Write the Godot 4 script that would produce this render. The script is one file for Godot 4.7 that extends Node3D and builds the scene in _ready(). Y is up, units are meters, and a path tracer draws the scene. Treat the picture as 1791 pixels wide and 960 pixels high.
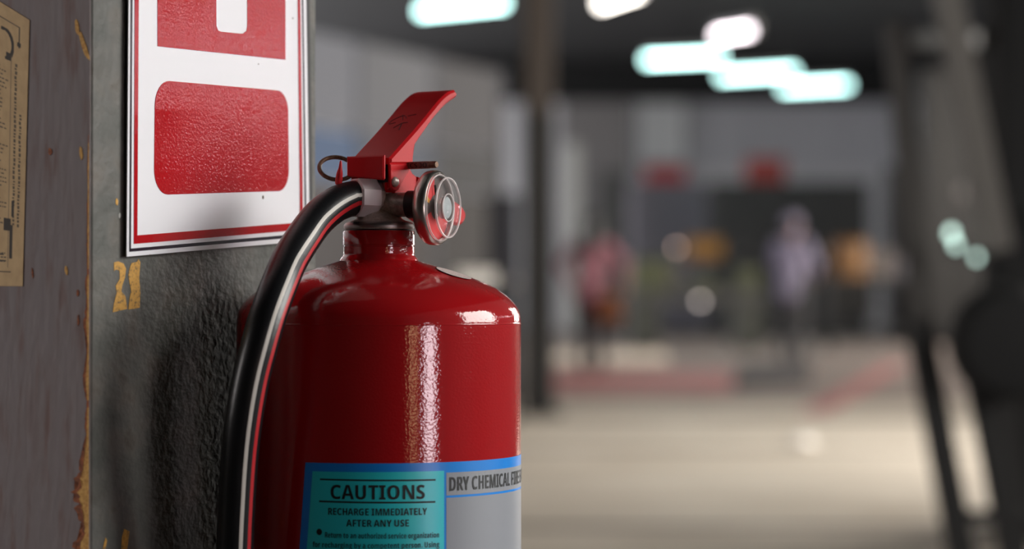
extends Node3D
# A red fire extinguisher hung on a grey steel box column at the edge of a factory hall.

const F := 4200.0              # focal length in pixels of the 1791 x 960 frame
const EYE := Vector3(0, 0.75, 0)
const HORIZON := 515.0
const AXIS_DEPTH := 1.35       # camera to the extinguisher's axis
const R := 0.0797              # radius of the cylinder
var pitch := atan((HORIZON - 480.0) / F)
var look := Basis(Vector3.RIGHT, pitch)
var axis := Vector3.ZERO       # point of the extinguisher's axis at eye height
var M := {}
var rng := RandomNumberGenerator.new()

# ---------------------------------------------------------------- measuring
func ray(px: float, py: float) -> Vector3:
	return look * Vector3((px - 895.5) / F, (480.0 - py) / F, -1.0)

func at(px: float, py: float, depth: float) -> Vector3:
	var d := ray(px, py)
	return EYE + d * (depth / -d.z)

func on_plane(px: float, py: float, p: Vector3, n: Vector3) -> Vector3:
	var d := ray(px, py)
	return EYE + d * ((p - EYE).dot(n) / d.dot(n))

func on_floor(px: float, py: float, y := 0.0) -> Vector3:
	return on_plane(px, py, Vector3(0, y, 0), Vector3.UP)

func floor_at(px: float, depth: float) -> Vector3:
	return Vector3((px - 895.5) / F * depth, 0, -depth)

# ---------------------------------------------------------------- geometry
class Geo:
	var v := PackedVector3Array()
	var n := PackedVector3Array()
	var t := PackedVector2Array()
	var i := PackedInt32Array()

	func vert(p: Vector3, nn: Vector3, uv := Vector2.ZERO) -> int:
		v.append(p)
		n.append(nn.normalized())
		t.append(uv)
		return v.size() - 1

	func tri(a: int, b: int, c: int) -> void:
		var g := (v[c] - v[a]).cross(v[b] - v[a])
		if g.dot(n[a] + n[b] + n[c]) < 0.0:
			i.append_array([a, c, b])
		else:
			i.append_array([a, b, c])

	func quad(a: int, b: int, c: int, d: int) -> void:
		tri(a, b, c)
		tri(a, c, d)

	func face(a: Vector3, b: Vector3, c: Vector3, d: Vector3, nn: Vector3) -> void:
		quad(vert(a, nn, Vector2(0, 0)), vert(b, nn, Vector2(1, 0)), vert(c, nn, Vector2(1, 1)), vert(d, nn, Vector2(0, 1)))

	func add(o: Geo, x := Transform3D()) -> Geo:
		var at0 := v.size()
		var nb := x.basis.inverse().transposed()
		for k in o.v.size():
			v.append(x * o.v[k])
			n.append((nb * o.n[k]).normalized())
			t.append(o.t[k])
		for k in range(0, o.i.size(), 3):
			tri(at0 + o.i[k], at0 + o.i[k + 1], at0 + o.i[k + 2])
		return self

	func mesh() -> ArrayMesh:
		var a := []
		a.resize(Mesh.ARRAY_MAX)
		a[Mesh.ARRAY_VERTEX] = v
		a[Mesh.ARRAY_NORMAL] = n
		a[Mesh.ARRAY_TEX_UV] = t
		a[Mesh.ARRAY_INDEX] = i
		var m := ArrayMesh.new()
		m.add_surface_from_arrays(Mesh.PRIMITIVE_TRIANGLES, a)
		return m

# A profile of (radius, height) turned about y; edges sharper than crease stay sharp.
func lathe(prof: Array, segs := 48, crease := 32.0, a0 := 0.0, a1 := TAU) -> Geo:
	var g := Geo.new()
	var seg_n: Array[Vector2] = []
	for k in prof.size() - 1:
		var d: Vector2 = prof[k + 1] - prof[k]
		seg_n.append(Vector2(d.y, -d.x).normalized())
	var lim := cos(deg_to_rad(crease))
	for k in prof.size() - 1:
		var na := seg_n[k]
		var nb := seg_n[k]
		if k > 0 and seg_n[k - 1].dot(seg_n[k]) > lim:
			na = (seg_n[k - 1] + seg_n[k]).normalized()
		if k < prof.size() - 2 and seg_n[k + 1].dot(seg_n[k]) > lim:
			nb = (seg_n[k + 1] + seg_n[k]).normalized()
		var row := g.v.size()
		for s in segs + 1:
			var a := a0 + (a1 - a0) * s / segs
			var c := Vector3(sin(a), 0, cos(a))
			g.vert(c * prof[k].x + Vector3.UP * prof[k].y, c * na.x + Vector3.UP * na.y, Vector2(float(s) / segs, prof[k].y))
			g.vert(c * prof[k + 1].x + Vector3.UP * prof[k + 1].y, c * nb.x + Vector3.UP * nb.y, Vector2(float(s) / segs, prof[k + 1].y))
		for s in segs:
			var b := row + s * 2
			g.quad(b, b + 1, b + 3, b + 2)
	return g

func smooth_path(pts: Array, steps := 8) -> Array[Vector3]:
	var out: Array[Vector3] = []
	for k in pts.size() - 1:
		var p0: Vector3 = pts[max(k - 1, 0)]
		var p3: Vector3 = pts[min(k + 2, pts.size() - 1)]
		for s in steps:
			out.append(pts[k].cubic_interpolate(pts[k + 1], p0, p3, float(s) / steps))
	out.append(pts[-1])
	return out

func smooth_2d(pts: Array, steps := 5) -> Array:
	var out := []
	for k in pts.size() - 1:
		var p0: Vector2 = pts[max(k - 1, 0)]
		var p3: Vector2 = pts[min(k + 2, pts.size() - 1)]
		for s in steps:
			out.append(pts[k].cubic_interpolate(pts[k + 1], p0, p3, float(s) / steps))
	out.append(pts[-1])
	return out

# Frames (right, up, along) carried along a path.
func frames(path: Array, first_up: Vector3, closed := false) -> Array[Basis]:
	var out: Array[Basis] = []
	var up := first_up
	for k in path.size():
		var a: Vector3 = path[k - 1] if k > 0 or closed else path[k]
		var b: Vector3 = path[(k + 1) % path.size()] if k < path.size() - 1 or closed else path[k]
		var d := (b - a).normalized()
		up = (up - d * up.dot(d)).normalized()
		out.append(Basis(up.cross(d), up, d))
	return out

# A round tube. radii is one number or one per path point.
func tube(path: Array, radii: Variant, segs := 16, up := Vector3.UP, closed := false, a0 := 0.0, a1 := TAU, caps := true) -> Geo:
	var g := Geo.new()
	var fr := frames(path, up, closed)
	var rows := path.size() + (1 if closed else 0)
	for k in rows:
		var kk: int = k % path.size()
		var r: float = radii if radii is float else radii[kk]
		for s in segs + 1:
			var a := a0 + (a1 - a0) * s / segs
			var d := fr[kk].x * sin(a) + fr[kk].y * cos(a)
			g.vert(path[kk] + d * r, d, Vector2(float(s) / segs, float(k) / rows))
	for k in rows - 1:
		for s in segs:
			var b := k * (segs + 1) + s
			g.quad(b, b + 1, b + segs + 2, b + segs + 1)
	if caps and not closed:
		for e in [0, path.size() - 1]:
			var nn: Vector3 = fr[e].z * (-1.0 if e == 0 else 1.0)
			var c := g.vert(path[e], nn)
			var r: float = radii if radii is float else radii[e]
			var ring := []
			for s in segs:
				var a := TAU * s / segs
				ring.append(g.vert(path[e] + (fr[e].x * sin(a) + fr[e].y * cos(a)) * r, nn))
			for s in segs:
				g.tri(c, ring[s], ring[(s + 1) % segs])
	return g

func rod(a: Vector3, b: Vector3, r: float, segs := 12) -> Geo:
	var up := Vector3.UP if absf((b - a).normalized().y) < 0.9 else Vector3.RIGHT
	return tube([a, b], r, segs, up)

func ball(c: Vector3, size: Vector3, segs := 20) -> Geo:
	var prof := []
	for k in 11:
		var a := -PI / 2 + PI * k / 10.0
		prof.append(Vector2(maxf(cos(a), 0.0001), sin(a)))
	return Geo.new().add(lathe(prof, segs, 60.0), Transform3D(Basis.from_scale(size), c))

func inset(poly: PackedVector2Array, by: float) -> PackedVector2Array:
	var out := PackedVector2Array()
	var c := poly.size()
	for k in c:
		var e0 := (poly[k] - poly[(k + c - 1) % c]).normalized()
		var e1 := (poly[(k + 1) % c] - poly[k]).normalized()
		var n0 := Vector2(-e0.y, e0.x)
		var n1 := Vector2(-e1.y, e1.x)
		var m := (n0 + n1)
		var l := m.length_squared()
		out.append(poly[k] + (m * (2.0 / l) if l > 0.6 else m.normalized()) * by)
	return out

# A flat outline given thickness: local z runs from 0 to depth, with chamfered rims.
func extrude(outline: Array, depth: float, bevel: float, x := Transform3D(), both := true) -> Geo:
	var poly := PackedVector2Array(outline)
	if Geometry2D.is_polygon_clockwise(poly):
		poly.reverse()
	var g := Geo.new()
	var c := poly.size()
	var small := inset(poly, bevel) if bevel > 0.0 else poly
	var rings := []
	if both and bevel > 0.0:
		rings = [[small, 0.0], [poly, bevel], [poly, depth - bevel], [small, depth]]
	elif bevel > 0.0:
		rings = [[poly, 0.0], [poly, depth - bevel], [small, depth]]
	else:
		rings = [[poly, 0.0], [poly, depth]]
	var en := []
	for k in c:
		var e := (poly[(k + 1) % c] - poly[k]).normalized()
		en.append(Vector2(e.y, -e.x))
	for ring in rings.size() - 1:
		var lo: Array = rings[ring]
		var hi: Array = rings[ring + 1]
		var tilt := 0.0
		if lo[0] != hi[0]:
			tilt = 1.0 if hi[1] >= depth else -1.0
		for k in c:
			var j := (k + 1) % c
			var na: Vector2 = en[k]
			var nb: Vector2 = en[k]
			var before: Vector2 = en[(k + c - 1) % c]
			if before.dot(en[k]) > 0.72:
				na = (before + en[k]).normalized()
			if en[j].dot(en[k]) > 0.72:
				nb = (en[j] + en[k]).normalized()
			var A := Vector3(na.x, na.y, tilt)
			var B := Vector3(nb.x, nb.y, tilt)
			var p: Vector2 = lo[0][k]
			var q: Vector2 = lo[0][j]
			var r: Vector2 = hi[0][j]
			var s: Vector2 = hi[0][k]
			g.quad(g.vert(Vector3(p.x, p.y, lo[1]), A), g.vert(Vector3(q.x, q.y, lo[1]), B), g.vert(Vector3(r.x, r.y, hi[1]), B), g.vert(Vector3(s.x, s.y, hi[1]), A))
	var tri := Geometry2D.triangulate_polygon(poly)
	var box := Rect2(poly[0], Vector2.ZERO)
	for p in poly:
		box = box.expand(p)
	for cap in [rings[0], rings[-1]]:
		var nn := Vector3(0, 0, 1) if cap[1] > 0.0 else Vector3(0, 0, -1)
		var row := g.v.size()
		for p in cap[0]:
			g.vert(Vector3(p.x, p.y, cap[1]), nn, (p - box.position) / box.size)
		for k in range(0, tri.size(), 3):
			g.tri(row + tri[k], row + tri[k + 1], row + tri[k + 2])
	return Geo.new().add(g, x)

func chamfered(w: float, h: float, b: float) -> Array:
	var x := w / 2
	var y := h / 2
	return [Vector2(-x + b, -y), Vector2(x - b, -y), Vector2(x, -y + b), Vector2(x, y - b), Vector2(x - b, y), Vector2(-x + b, y), Vector2(-x, y - b), Vector2(-x, -y + b)]

# A box with chamfered edges about a centre.
func box(c: Vector3, size: Vector3, b := 0.004, turn := 0.0) -> Geo:
	b = minf(b, minf(size.x, minf(size.y, size.z)) * 0.3)
	var x := Transform3D(Basis(Vector3.UP, turn), c) * Transform3D(Basis(), Vector3(0, 0, -size.z / 2))
	return extrude(chamfered(size.x, size.y, b), size.z, b, x)

func bar(a: Vector3, b: Vector3, w: float, h: float) -> Geo:
	var d := (b - a).normalized()
	var up := Vector3.UP if absf(d.y) < 0.95 else Vector3.BACK
	var side := up.cross(d).normalized()
	return extrude(chamfered(w, h, minf(w, h) * 0.12), a.distance_to(b), minf(w, h) * 0.12, Transform3D(Basis(side, d.cross(side), d), a))

# ---------------------------------------------------------------- bodies: capsules joined by a smooth minimum, meshed as surface nets
func body_mesh(caps: Array, k: float, cell: float) -> Geo:
	var lo := Vector3.INF
	var hi := -Vector3.INF
	for c in caps:
		var r := maxf(c[2], c[3])
		for p in [c[0], c[1]]:
			lo = lo.min(p - Vector3.ONE * (r + 3.0 * cell))
			hi = hi.max(p + Vector3.ONE * (r + 3.0 * cell))
	var n := Vector3i(((hi - lo) / cell).ceil()) + Vector3i.ONE
	var f := PackedFloat32Array()
	f.resize(n.x * n.y * n.z)
	f.fill(1.0)
	for c in caps:
		var a: Vector3 = c[0]
		var b: Vector3 = c[1]
		var ra: float = c[2]
		var rb: float = c[3]
		var ab := b - a
		var l2 := maxf(ab.length_squared(), 1e-9)
		var pad := Vector3.ONE * (maxf(ra, rb) + k + 2.0 * cell)
		var i0 := Vector3i(((a.min(b) - pad - lo) / cell).floor()).clamp(Vector3i.ZERO, n - Vector3i.ONE)
		var i1 := Vector3i(((a.max(b) + pad - lo) / cell).ceil()).clamp(Vector3i.ZERO, n - Vector3i.ONE)
		for z in range(i0.z, i1.z + 1):
			for y in range(i0.y, i1.y + 1):
				var at0 := (z * n.y + y) * n.x
				for x in range(i0.x, i1.x + 1):
					var p := lo + Vector3(x, y, z) * cell - a
					var t := clampf(p.dot(ab) / l2, 0.0, 1.0)
					var d := (p - ab * t).length() - lerpf(ra, rb, t)
					var o := f[at0 + x]
					var h := clampf(0.5 + 0.5 * (o - d) / k, 0.0, 1.0)
					f[at0 + x] = lerpf(o, d, h) - k * h * (1.0 - h)
	var g := Geo.new()
	var id := {}
	var sx := 1
	var sy := n.x
	var sz := n.x * n.y
	for z in n.z - 1:
		for y in n.y - 1:
			for x in n.x - 1:
				var o := (z * n.y + y) * n.x + x
				var v := [f[o], f[o + sx], f[o + sy], f[o + sx + sy], f[o + sz], f[o + sx + sz], f[o + sy + sz], f[o + sx + sy + sz]]
				var m := 0
				for q in 8:
					if v[q] < 0.0:
						m |= 1 << q
				if m == 0 or m == 255:
					continue
				var sum := Vector3.ZERO
				var cnt := 0
				for e in [[0, 1], [2, 3], [4, 5], [6, 7], [0, 2], [1, 3], [4, 6], [5, 7], [0, 4], [1, 5], [2, 6], [3, 7]]:
					var va: float = v[e[0]]
					var vb: float = v[e[1]]
					if (va < 0.0) != (vb < 0.0):
						var w := va / (va - vb)
						var pa := Vector3(e[0] & 1, (e[0] >> 1) & 1, e[0] >> 2)
						var pb := Vector3(e[1] & 1, (e[1] >> 1) & 1, e[1] >> 2)
						sum += pa.lerp(pb, w)
						cnt += 1
				var nn := Vector3(v[1] + v[3] + v[5] + v[7] - v[0] - v[2] - v[4] - v[6], v[2] + v[3] + v[6] + v[7] - v[0] - v[1] - v[4] - v[5], v[4] + v[5] + v[6] + v[7] - v[0] - v[1] - v[2] - v[3])
				id[o] = g.vert(lo + (Vector3(x, y, z) + sum / cnt) * cell, nn)
	for o in id:
		var x: int = o % n.x
		var y: int = (o / n.x) % n.y
		var z: int = o / sz
		if x == 0 or y == 0 or z == 0:
			continue
		for e in [[sx, sy, sz], [sy, sx, sz], [sz, sx, sy]]:
			if (f[o] < 0.0) != (f[o + e[0]] < 0.0):
				var q := [o, o - e[1], o - e[1] - e[2], o - e[2]]
				if id.has(q[1]) and id.has(q[2]) and id.has(q[3]):
					g.quad(id[q[0]], id[q[1]], id[q[2]], id[q[3]])
	return g

# ---------------------------------------------------------------- naming
var names := {}
func numbered(called: String) -> String:
	names[called] = names.get(called, -1) + 1
	return called if names[called] == 0 else "%s_%03d" % [called, names[called]]

func tag(o: Node3D, label: String, category := "", group := "", kind := "") -> Node3D:
	if label: o.set_meta("label", label)
	if category: o.set_meta("category", category)
	if group: o.set_meta("group", group)
	if kind: o.set_meta("kind", kind)
	return o

func thing(called: String, where: Vector3, label: String, category: String, group := "", turn := 0.0) -> Node3D:
	var o := Node3D.new()
	o.name = numbered(called)
	o.position = where
	o.rotation.y = turn
	add_child(o)
	return tag(o, label, category, group)

# One mesh under a parent. With a parent that stands somewhere, g is in world axes unless local is set.
func obj(called: String, g: Variant, m: Material, parent: Node3D = self, local := false) -> MeshInstance3D:
	var o := MeshInstance3D.new()
	o.name = numbered(called) if parent == self else called
	o.mesh = g.mesh() if g is Geo else g
	o.material_override = m
	parent.add_child(o, true)
	if parent != self and not local:
		var x := Transform3D()
		var p: Node3D = parent
		while p != self:
			x = p.transform * x
			p = p.get_parent()
		o.transform = x.affine_inverse()
	return o

func setting(called: String, g: Geo, m: Material, label: String, category: String, parent: Node3D = self) -> MeshInstance3D:
	var o := obj(called, g, m, parent)
	if parent == self:
		tag(o, label, category, "", "structure")
	return o

# ---------------------------------------------------------------- materials
func mat(c: Color, rough := 0.6, metal := 0.0, spec := 0.5) -> StandardMaterial3D:
	var m := StandardMaterial3D.new()
	m.albedo_color = c
	m.roughness = rough
	m.metallic = metal
	m.metallic_specular = spec
	return m

func rgb(r: int, g: int, b: int) -> Color:
	return Color8(r, g, b)

func noise_tex(freq: float, seed_: int, size := 512, octaves := 4, ramp: Array = [], normal := 0.0) -> NoiseTexture2D:
	var n := FastNoiseLite.new()
	n.noise_type = FastNoiseLite.TYPE_SIMPLEX_SMOOTH
	n.frequency = freq
	n.seed = seed_
	n.fractal_octaves = octaves
	var t := NoiseTexture2D.new()
	t.width = size
	t.height = size
	t.seamless = true
	t.noise = n
	if normal > 0.0:
		t.as_normal_map = true
		t.bump_strength = normal
	elif ramp:
		var g := Gradient.new()
		var off := PackedFloat32Array()
		var col := PackedColorArray()
		for k in ramp:
			off.append(k[0])
			col.append(k[1])
		g.offsets = off
		g.colors = col
		t.color_ramp = g
	return t

func triplanar(m: StandardMaterial3D, scale: Vector3, world := false) -> StandardMaterial3D:
	m.uv1_triplanar = true
	m.uv1_world_triplanar = world
	m.uv1_scale = scale
	return m

func bumpy(m: StandardMaterial3D, t: Texture2D, scale: float) -> StandardMaterial3D:
	m.normal_enabled = true
	m.normal_texture = t
	m.normal_scale = scale
	return m

func glow(c: Color, energy: float) -> StandardMaterial3D:
	var m := mat(c, 0.5)
	m.emission_enabled = true
	m.emission = c
	m.emission_energy_multiplier = energy
	return m

func materials() -> void:
	var peel := noise_tex(0.025, 3, 512, 2, [], 6.0)
	var red := mat(rgb(158, 19, 24), 0.09, 0.0, 0.56)
	triplanar(bumpy(red, peel, 0.19), Vector3.ONE * 42.0)
	M.red = red
	var lever := mat(rgb(186, 24, 31), 0.34, 0.0, 0.3)
	triplanar(bumpy(lever, peel, 0.1), Vector3.ONE * 60.0)
	M.lever = lever
	M.steel = mat(rgb(190, 186, 180), 0.28, 1.0)
	M.steel_dull = mat(rgb(150, 144, 142), 0.42, 1.0)
	M.alu = mat(rgb(214, 207, 207), 0.45, 0.2)
	M.bronze = triplanar(mat(Color.WHITE, 0.32, 0.35), Vector3.ONE * 40.0)
	M.bronze.albedo_texture = noise_tex(0.02, 8, 256, 4, [[0.3, rgb(160, 148, 140)], [0.55, rgb(200, 190, 182)], [0.8, rgb(168, 148, 134)]])
	M.rust_wire = triplanar(mat(Color.WHITE, 0.55, 0.5), Vector3.ONE * 60.0)
	M.rust_wire.albedo_texture = noise_tex(0.03, 12, 256, 4, [[0.3, rgb(92, 66, 50)], [0.6, rgb(134, 108, 88)], [0.8, rgb(84, 52, 38)]])
	M.black = mat(rgb(18, 18, 18), 0.5)
	M.rubber = triplanar(mat(rgb(15, 16, 19), 0.34, 0.0, 0.5), Vector3.ONE * 30.0)
	bumpy(M.rubber, peel, 0.15)
	M.stripe_white = mat(rgb(206, 202, 194), 0.42)
	M.stripe_red = mat(rgb(176, 20, 30), 0.42)
	M.glass = mat(Color(1, 1, 1, 0.06), 0.05)
	M.glass.transparency = BaseMaterial3D.TRANSPARENCY_ALPHA
	M.dial_face = mat(rgb(78, 68, 64), 0.6)
	M.dial_red = mat(rgb(206, 26, 32), 0.5)
	M.dial_yellow = mat(rgb(200, 140, 40), 0.5)
	M.label_blue = mat(rgb(14, 130, 220), 0.3)
	M.label_teal = mat(rgb(40, 204, 212), 0.3)
	M.label_grey = mat(rgb(142, 146, 153), 0.34)
	M.ink = mat(rgb(20, 24, 28), 0.5)
	M.ink_soft = mat(rgb(18, 70, 80), 0.5)
	M.pen = mat(rgb(74, 12, 22), 0.5)
	# the column
	var grain := noise_tex(0.03, 21, 512, 4, [], 5.0)
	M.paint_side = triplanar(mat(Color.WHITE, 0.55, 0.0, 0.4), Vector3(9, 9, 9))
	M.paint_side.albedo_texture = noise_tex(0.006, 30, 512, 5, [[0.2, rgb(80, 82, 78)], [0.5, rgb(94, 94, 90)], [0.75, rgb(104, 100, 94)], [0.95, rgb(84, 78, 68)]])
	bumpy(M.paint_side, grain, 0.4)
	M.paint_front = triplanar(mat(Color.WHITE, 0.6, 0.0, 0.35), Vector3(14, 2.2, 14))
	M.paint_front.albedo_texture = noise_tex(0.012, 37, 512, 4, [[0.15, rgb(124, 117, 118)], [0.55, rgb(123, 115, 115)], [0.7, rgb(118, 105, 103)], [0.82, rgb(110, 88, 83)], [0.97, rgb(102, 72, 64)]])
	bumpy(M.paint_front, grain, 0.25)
	M.rust = triplanar(mat(Color.WHITE, 0.8), Vector3.ONE * 40.0)
	M.rust.albedo_texture = noise_tex(0.02, 44, 256, 4, [[0.3, rgb(110, 60, 34)], [0.6, rgb(160, 88, 44)], [0.9, rgb(122, 64, 32)]])
	M.ochre = triplanar(mat(Color.WHITE, 0.7), Vector3.ONE * 45.0)
	M.ochre.albedo_texture = noise_tex(0.02, 45, 256, 4, [[0.25, rgb(176, 128, 52)], [0.6, rgb(212, 166, 84)], [0.9, rgb(168, 112, 42)]])
	M.stencil = triplanar(mat(Color.WHITE, 0.7), Vector3.ONE * 45.0)
	M.stencil.albedo_texture = noise_tex(0.025, 46, 256, 5, [[0.18, rgb(92, 78, 56)], [0.34, rgb(188, 140, 58)], [0.7, rgb(204, 156, 70)], [0.92, rgb(150, 112, 56)]])
	# the sign
	M.sign_white = mat(rgb(226, 227, 232), 0.3, 0.0, 0.36)
	M.sign_edge = mat(rgb(30, 30, 31), 0.6)
	M.sign_line = mat(rgb(34, 30, 42), 0.2)
	var film := mat(rgb(170, 20, 27), 0.08, 0.0, 0.58)
	triplanar(bumpy(film, noise_tex(0.03, 5, 512, 3, [], 8.0), 0.19), Vector3.ONE * 30.0)
	M.film = film
	# the hall
	M.floor = triplanar(mat(Color.WHITE, 0.45, 0.0, 0.4), Vector3.ONE * 0.12, true)
	M.floor.albedo_texture = noise_tex(0.01, 60, 512, 5, [[0.2, rgb(194, 184, 170)], [0.5, rgb(204, 194, 180)], [0.8, rgb(186, 175, 160)]])
	M.wall = triplanar(mat(Color.WHITE, 0.8), Vector3.ONE * 0.2, true)
	M.wall.albedo_texture = noise_tex(0.01, 61, 256, 4, [[0.2, rgb(182, 182, 185)], [0.8, rgb(194, 193, 194)]])
	M.wall_dark = mat(rgb(70, 68, 66), 0.8)
	M.ceiling = mat(rgb(12, 12, 12), 0.95)
	M.floor_far = triplanar(mat(Color.WHITE, 0.5, 0.0, 0.4), Vector3.ONE * 0.12, true)
	M.floor_far.albedo_texture = noise_tex(0.01, 67, 256, 5, [[0.2, rgb(128, 116, 110)], [0.5, rgb(140, 128, 121)], [0.8, rgb(120, 108, 103)]])
	M.floor_dark = triplanar(mat(Color.WHITE, 0.7), Vector3.ONE * 0.2, true)
	M.floor_dark.albedo_texture = noise_tex(0.01, 66, 256, 4, [[0.2, rgb(56, 55, 54)], [0.8, rgb(70, 68, 66)]])
	M.dark_steel = mat(rgb(38, 38, 38), 0.6, 0.1)
	M.black_paint = mat(rgb(14, 14, 14), 0.85)
	M.frame = mat(rgb(120, 120, 120), 0.6)

# ---------------------------------------------------------------- lettering
var fonts := {}
func font(weight: int) -> SystemFont:
	if not fonts.has(weight):
		var s := SystemFont.new()
		s.font_names = PackedStringArray(["Droid Sans"])
		s.font_weight = weight
		fonts[weight] = s
	return fonts[weight]

# The front faces of a line of text, spread over a unit square.
func letters(text: String, weight: int) -> Array:
	var tm := TextMesh.new()
	tm.text = text
	tm.font = font(weight)
	tm.font_size = 40
	tm.pixel_size = 0.01
	tm.depth = 0.01
	tm.curve_step = 1.0
	var a := tm.get_mesh_arrays()
	var v: PackedVector3Array = a[Mesh.ARRAY_VERTEX]
	var n: PackedVector3Array = a[Mesh.ARRAY_NORMAL]
	var ix: PackedInt32Array = a[Mesh.ARRAY_INDEX] if a[Mesh.ARRAY_INDEX] != null else PackedInt32Array(range(v.size()))
	var lo := Vector2.INF
	var hi := -Vector2.INF
	for p in v:
		lo = lo.min(Vector2(p.x, p.y))
		hi = hi.max(Vector2(p.x, p.y))
	var pts := []
	for k in ix:
		if n[k].z > 0.5:
			pts.append((Vector2(v[k].x, v[k].y) - lo) / (hi - lo))
	return pts

# ---------------------------------------------------------------- the extinguisher's cylinder, measured in pixels
func on_cyl(px: float, py: float) -> Vector2:     # (angle from the side that faces the camera, height)
	var d := ray(px, py)
	var dx := d.x
	var dz := -d.z
	var ax := axis.x
	var az := -axis.z
	var a := dx * dx + dz * dz
	var b := -2.0 * (dx * ax + dz * az)
	var c := ax * ax + az * az - R * R
	var disc := maxf(b * b - 4 * a * c, 0.0)
	var t := (-b - sqrt(disc)) / (2 * a)
	var p := EYE + d * t
	return Vector2(atan2(p.x - axis.x, p.z - axis.z), p.y)

func cyl(a: float, y: float, off: float) -> Vector3:
	return Vector3(axis.x + sin(a) * (R + off), y, axis.z + cos(a) * (R + off))

func cyl_patch(tl: Vector2, tr: Vector2, br: Vector2, bl: Vector2, off: float, segs := 24, rows := 10) -> Geo:
	var g := Geo.new()
	for s in segs + 1:
		var u := float(s) / segs
		for k in rows + 1:
			var q := tl.lerp(tr, u).lerp(bl.lerp(br, u), float(k) / rows)
			g.vert(cyl(q.x, q.y, off), Vector3(sin(q.x), 0, cos(q.x)))
	for s in segs:
		for k in rows:
			var o := s * (rows + 1) + k
			g.quad(o, o + 1, o + rows + 2, o + rows + 1)
	return g

func cyl_text(text: String, weight: int, tl: Vector2, tr: Vector2, br: Vector2, bl: Vector2, off: float) -> Geo:
	var g := Geo.new()
	var pts := letters(text, weight)
	for k in range(0, pts.size(), 3):
		var id := []
		for q in 3:
			var p: Vector2 = pts[k + q]
			var w: Vector2 = bl.lerp(br, p.x).lerp(tl.lerp(tr, p.x), p.y)
			id.append(g.vert(cyl(w.x, w.y, off), Vector3(sin(w.x), 0, cos(w.x))))
		g.tri(id[0], id[1], id[2])
	return g

func px_text(text: String, weight: int, x0: float, x1: float, y0: float, y1: float, off := 0.0004) -> Geo:
	return cyl_text(text, weight, on_cyl(x0, y0), on_cyl(x1, y0), on_cyl(x1, y1), on_cyl(x0, y1), off)

# ---------------------------------------------------------------- the scene
func _ready() -> void:
	rng.seed = 7
	axis = at(663, HORIZON, AXIS_DEPTH)
	# --- camera, sky, exposure
	var cam := Camera3D.new()
	cam.name = "camera"
	cam.position = EYE
	cam.basis = look
	cam.near = 0.05
	cam.far = 200.0
	cam.fov = rad_to_deg(2.0 * atan(480.0 / F))
	var lens := CameraAttributesPhysical.new()
	lens.frustum_focal_length = 105.0
	lens.frustum_focus_distance = 1.325
	lens.frustum_near = 0.05
	lens.frustum_far = 200.0
	lens.exposure_aperture = 6.0
	cam.attributes = lens
	add_child(cam)
	cam.fov = rad_to_deg(2.0 * atan(480.0 / F))
	cam.current = true
	var env := Environment.new()
	env.background_mode = Environment.BG_SKY
	env.sky = Sky.new()
	var air := ProceduralSkyMaterial.new()
	air.sky_top_color = rgb(120, 150, 190)
	air.sky_horizon_color = rgb(200, 205, 210)
	air.ground_bottom_color = rgb(90, 88, 84)
	air.ground_horizon_color = rgb(180, 180, 178)
	env.sky.sky_material = air
	env.tonemap_mode = Environment.TONE_MAPPER_LINEAR
	env.tonemap_exposure = 1.0
	env.sdfgi_enabled = true
	env.ssao_enabled = true
	env.ssil_enabled = true
	var we := WorldEnvironment.new()
	we.name = "world_environment"
	we.environment = env
	add_child(we)
	# --- daylight: unseen glowing windows and doors of the right-hand wall, some added: [depth from, depth to, sill, head, colour, light]
	# ... then light of the pane itself and of its lamp
	var near_windows := [
		["door", -7.6, -5.9, 0.05, 0.95, Color(1.0, 0.82, 0.62), 5.0, 0.05],
		["door", -4.4, -2.8, 0.05, 0.95, Color(1.0, 0.92, 0.95), 15.0, 0.05],
		["window", 0.1, 3.1, 1.0, 3.5, Color(1.0, 0.99, 0.97), 0.35, 12.5],
		["window", 8.8, 13.4, 0.9, 3.3, Color(1.0, 0.98, 0.95), 1.5, 15.5],  # window added to brighten the floor nearer the camera
		["window", 3.45, 7.0, 1.40, 1.50, Color(1.0, 0.92, 0.95), 34.0, 0.2],
	]
	var added_far_windows := []
	for k in 4:
		added_far_windows.append(["window", 16.4 + k * 5.2, 20.6 + k * 5.2, 1.4, 4.4, Color(1.0, 0.97, 0.93), 1.5, 16.0 if k == 0 else 11.0])  # unseen windows added to light the far hall
	var added_left_windows := [["window", 0.2, 2.6, 0.9, 2.9, Color(1.0, 0.97, 0.96), 0.3, 21.0]]  # unseen window placed to light the front face of the column
	for k in 4:
		added_left_windows.append(["window", 27.0 + k * 6.0, 31.4 + k * 6.0, 1.2, 4.6, Color(0.98, 0.98, 1.0), 1.5, 8.0])  # unseen windows added to brighten the far wall
	materials()
	build_hall(near_windows, added_far_windows, added_left_windows)
	build_column()
	build_sign()
	build_poster()
	build_extinguisher()
	build_lamps()
	build_background()

func pane_light(o: Node3D, centre: Vector3, side: float, w: float, h: float, c: Color, l: float) -> void:  # area lamp set before a glowing pane, standing for daylight
	var a := AreaLight3D.new()
	a.name = "pane_light"
	a.area_size = Vector2(w, h)
	a.area_normalize_energy = false
	a.light_energy = l / PI
	a.light_color = c
	a.area_range = 80.0
	a.area_attenuation = 2.0
	a.shadow_enabled = true
	o.add_child(a)
	a.position = centre
	a.rotation.y = side * PI / 2     # shines into the hall

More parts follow.
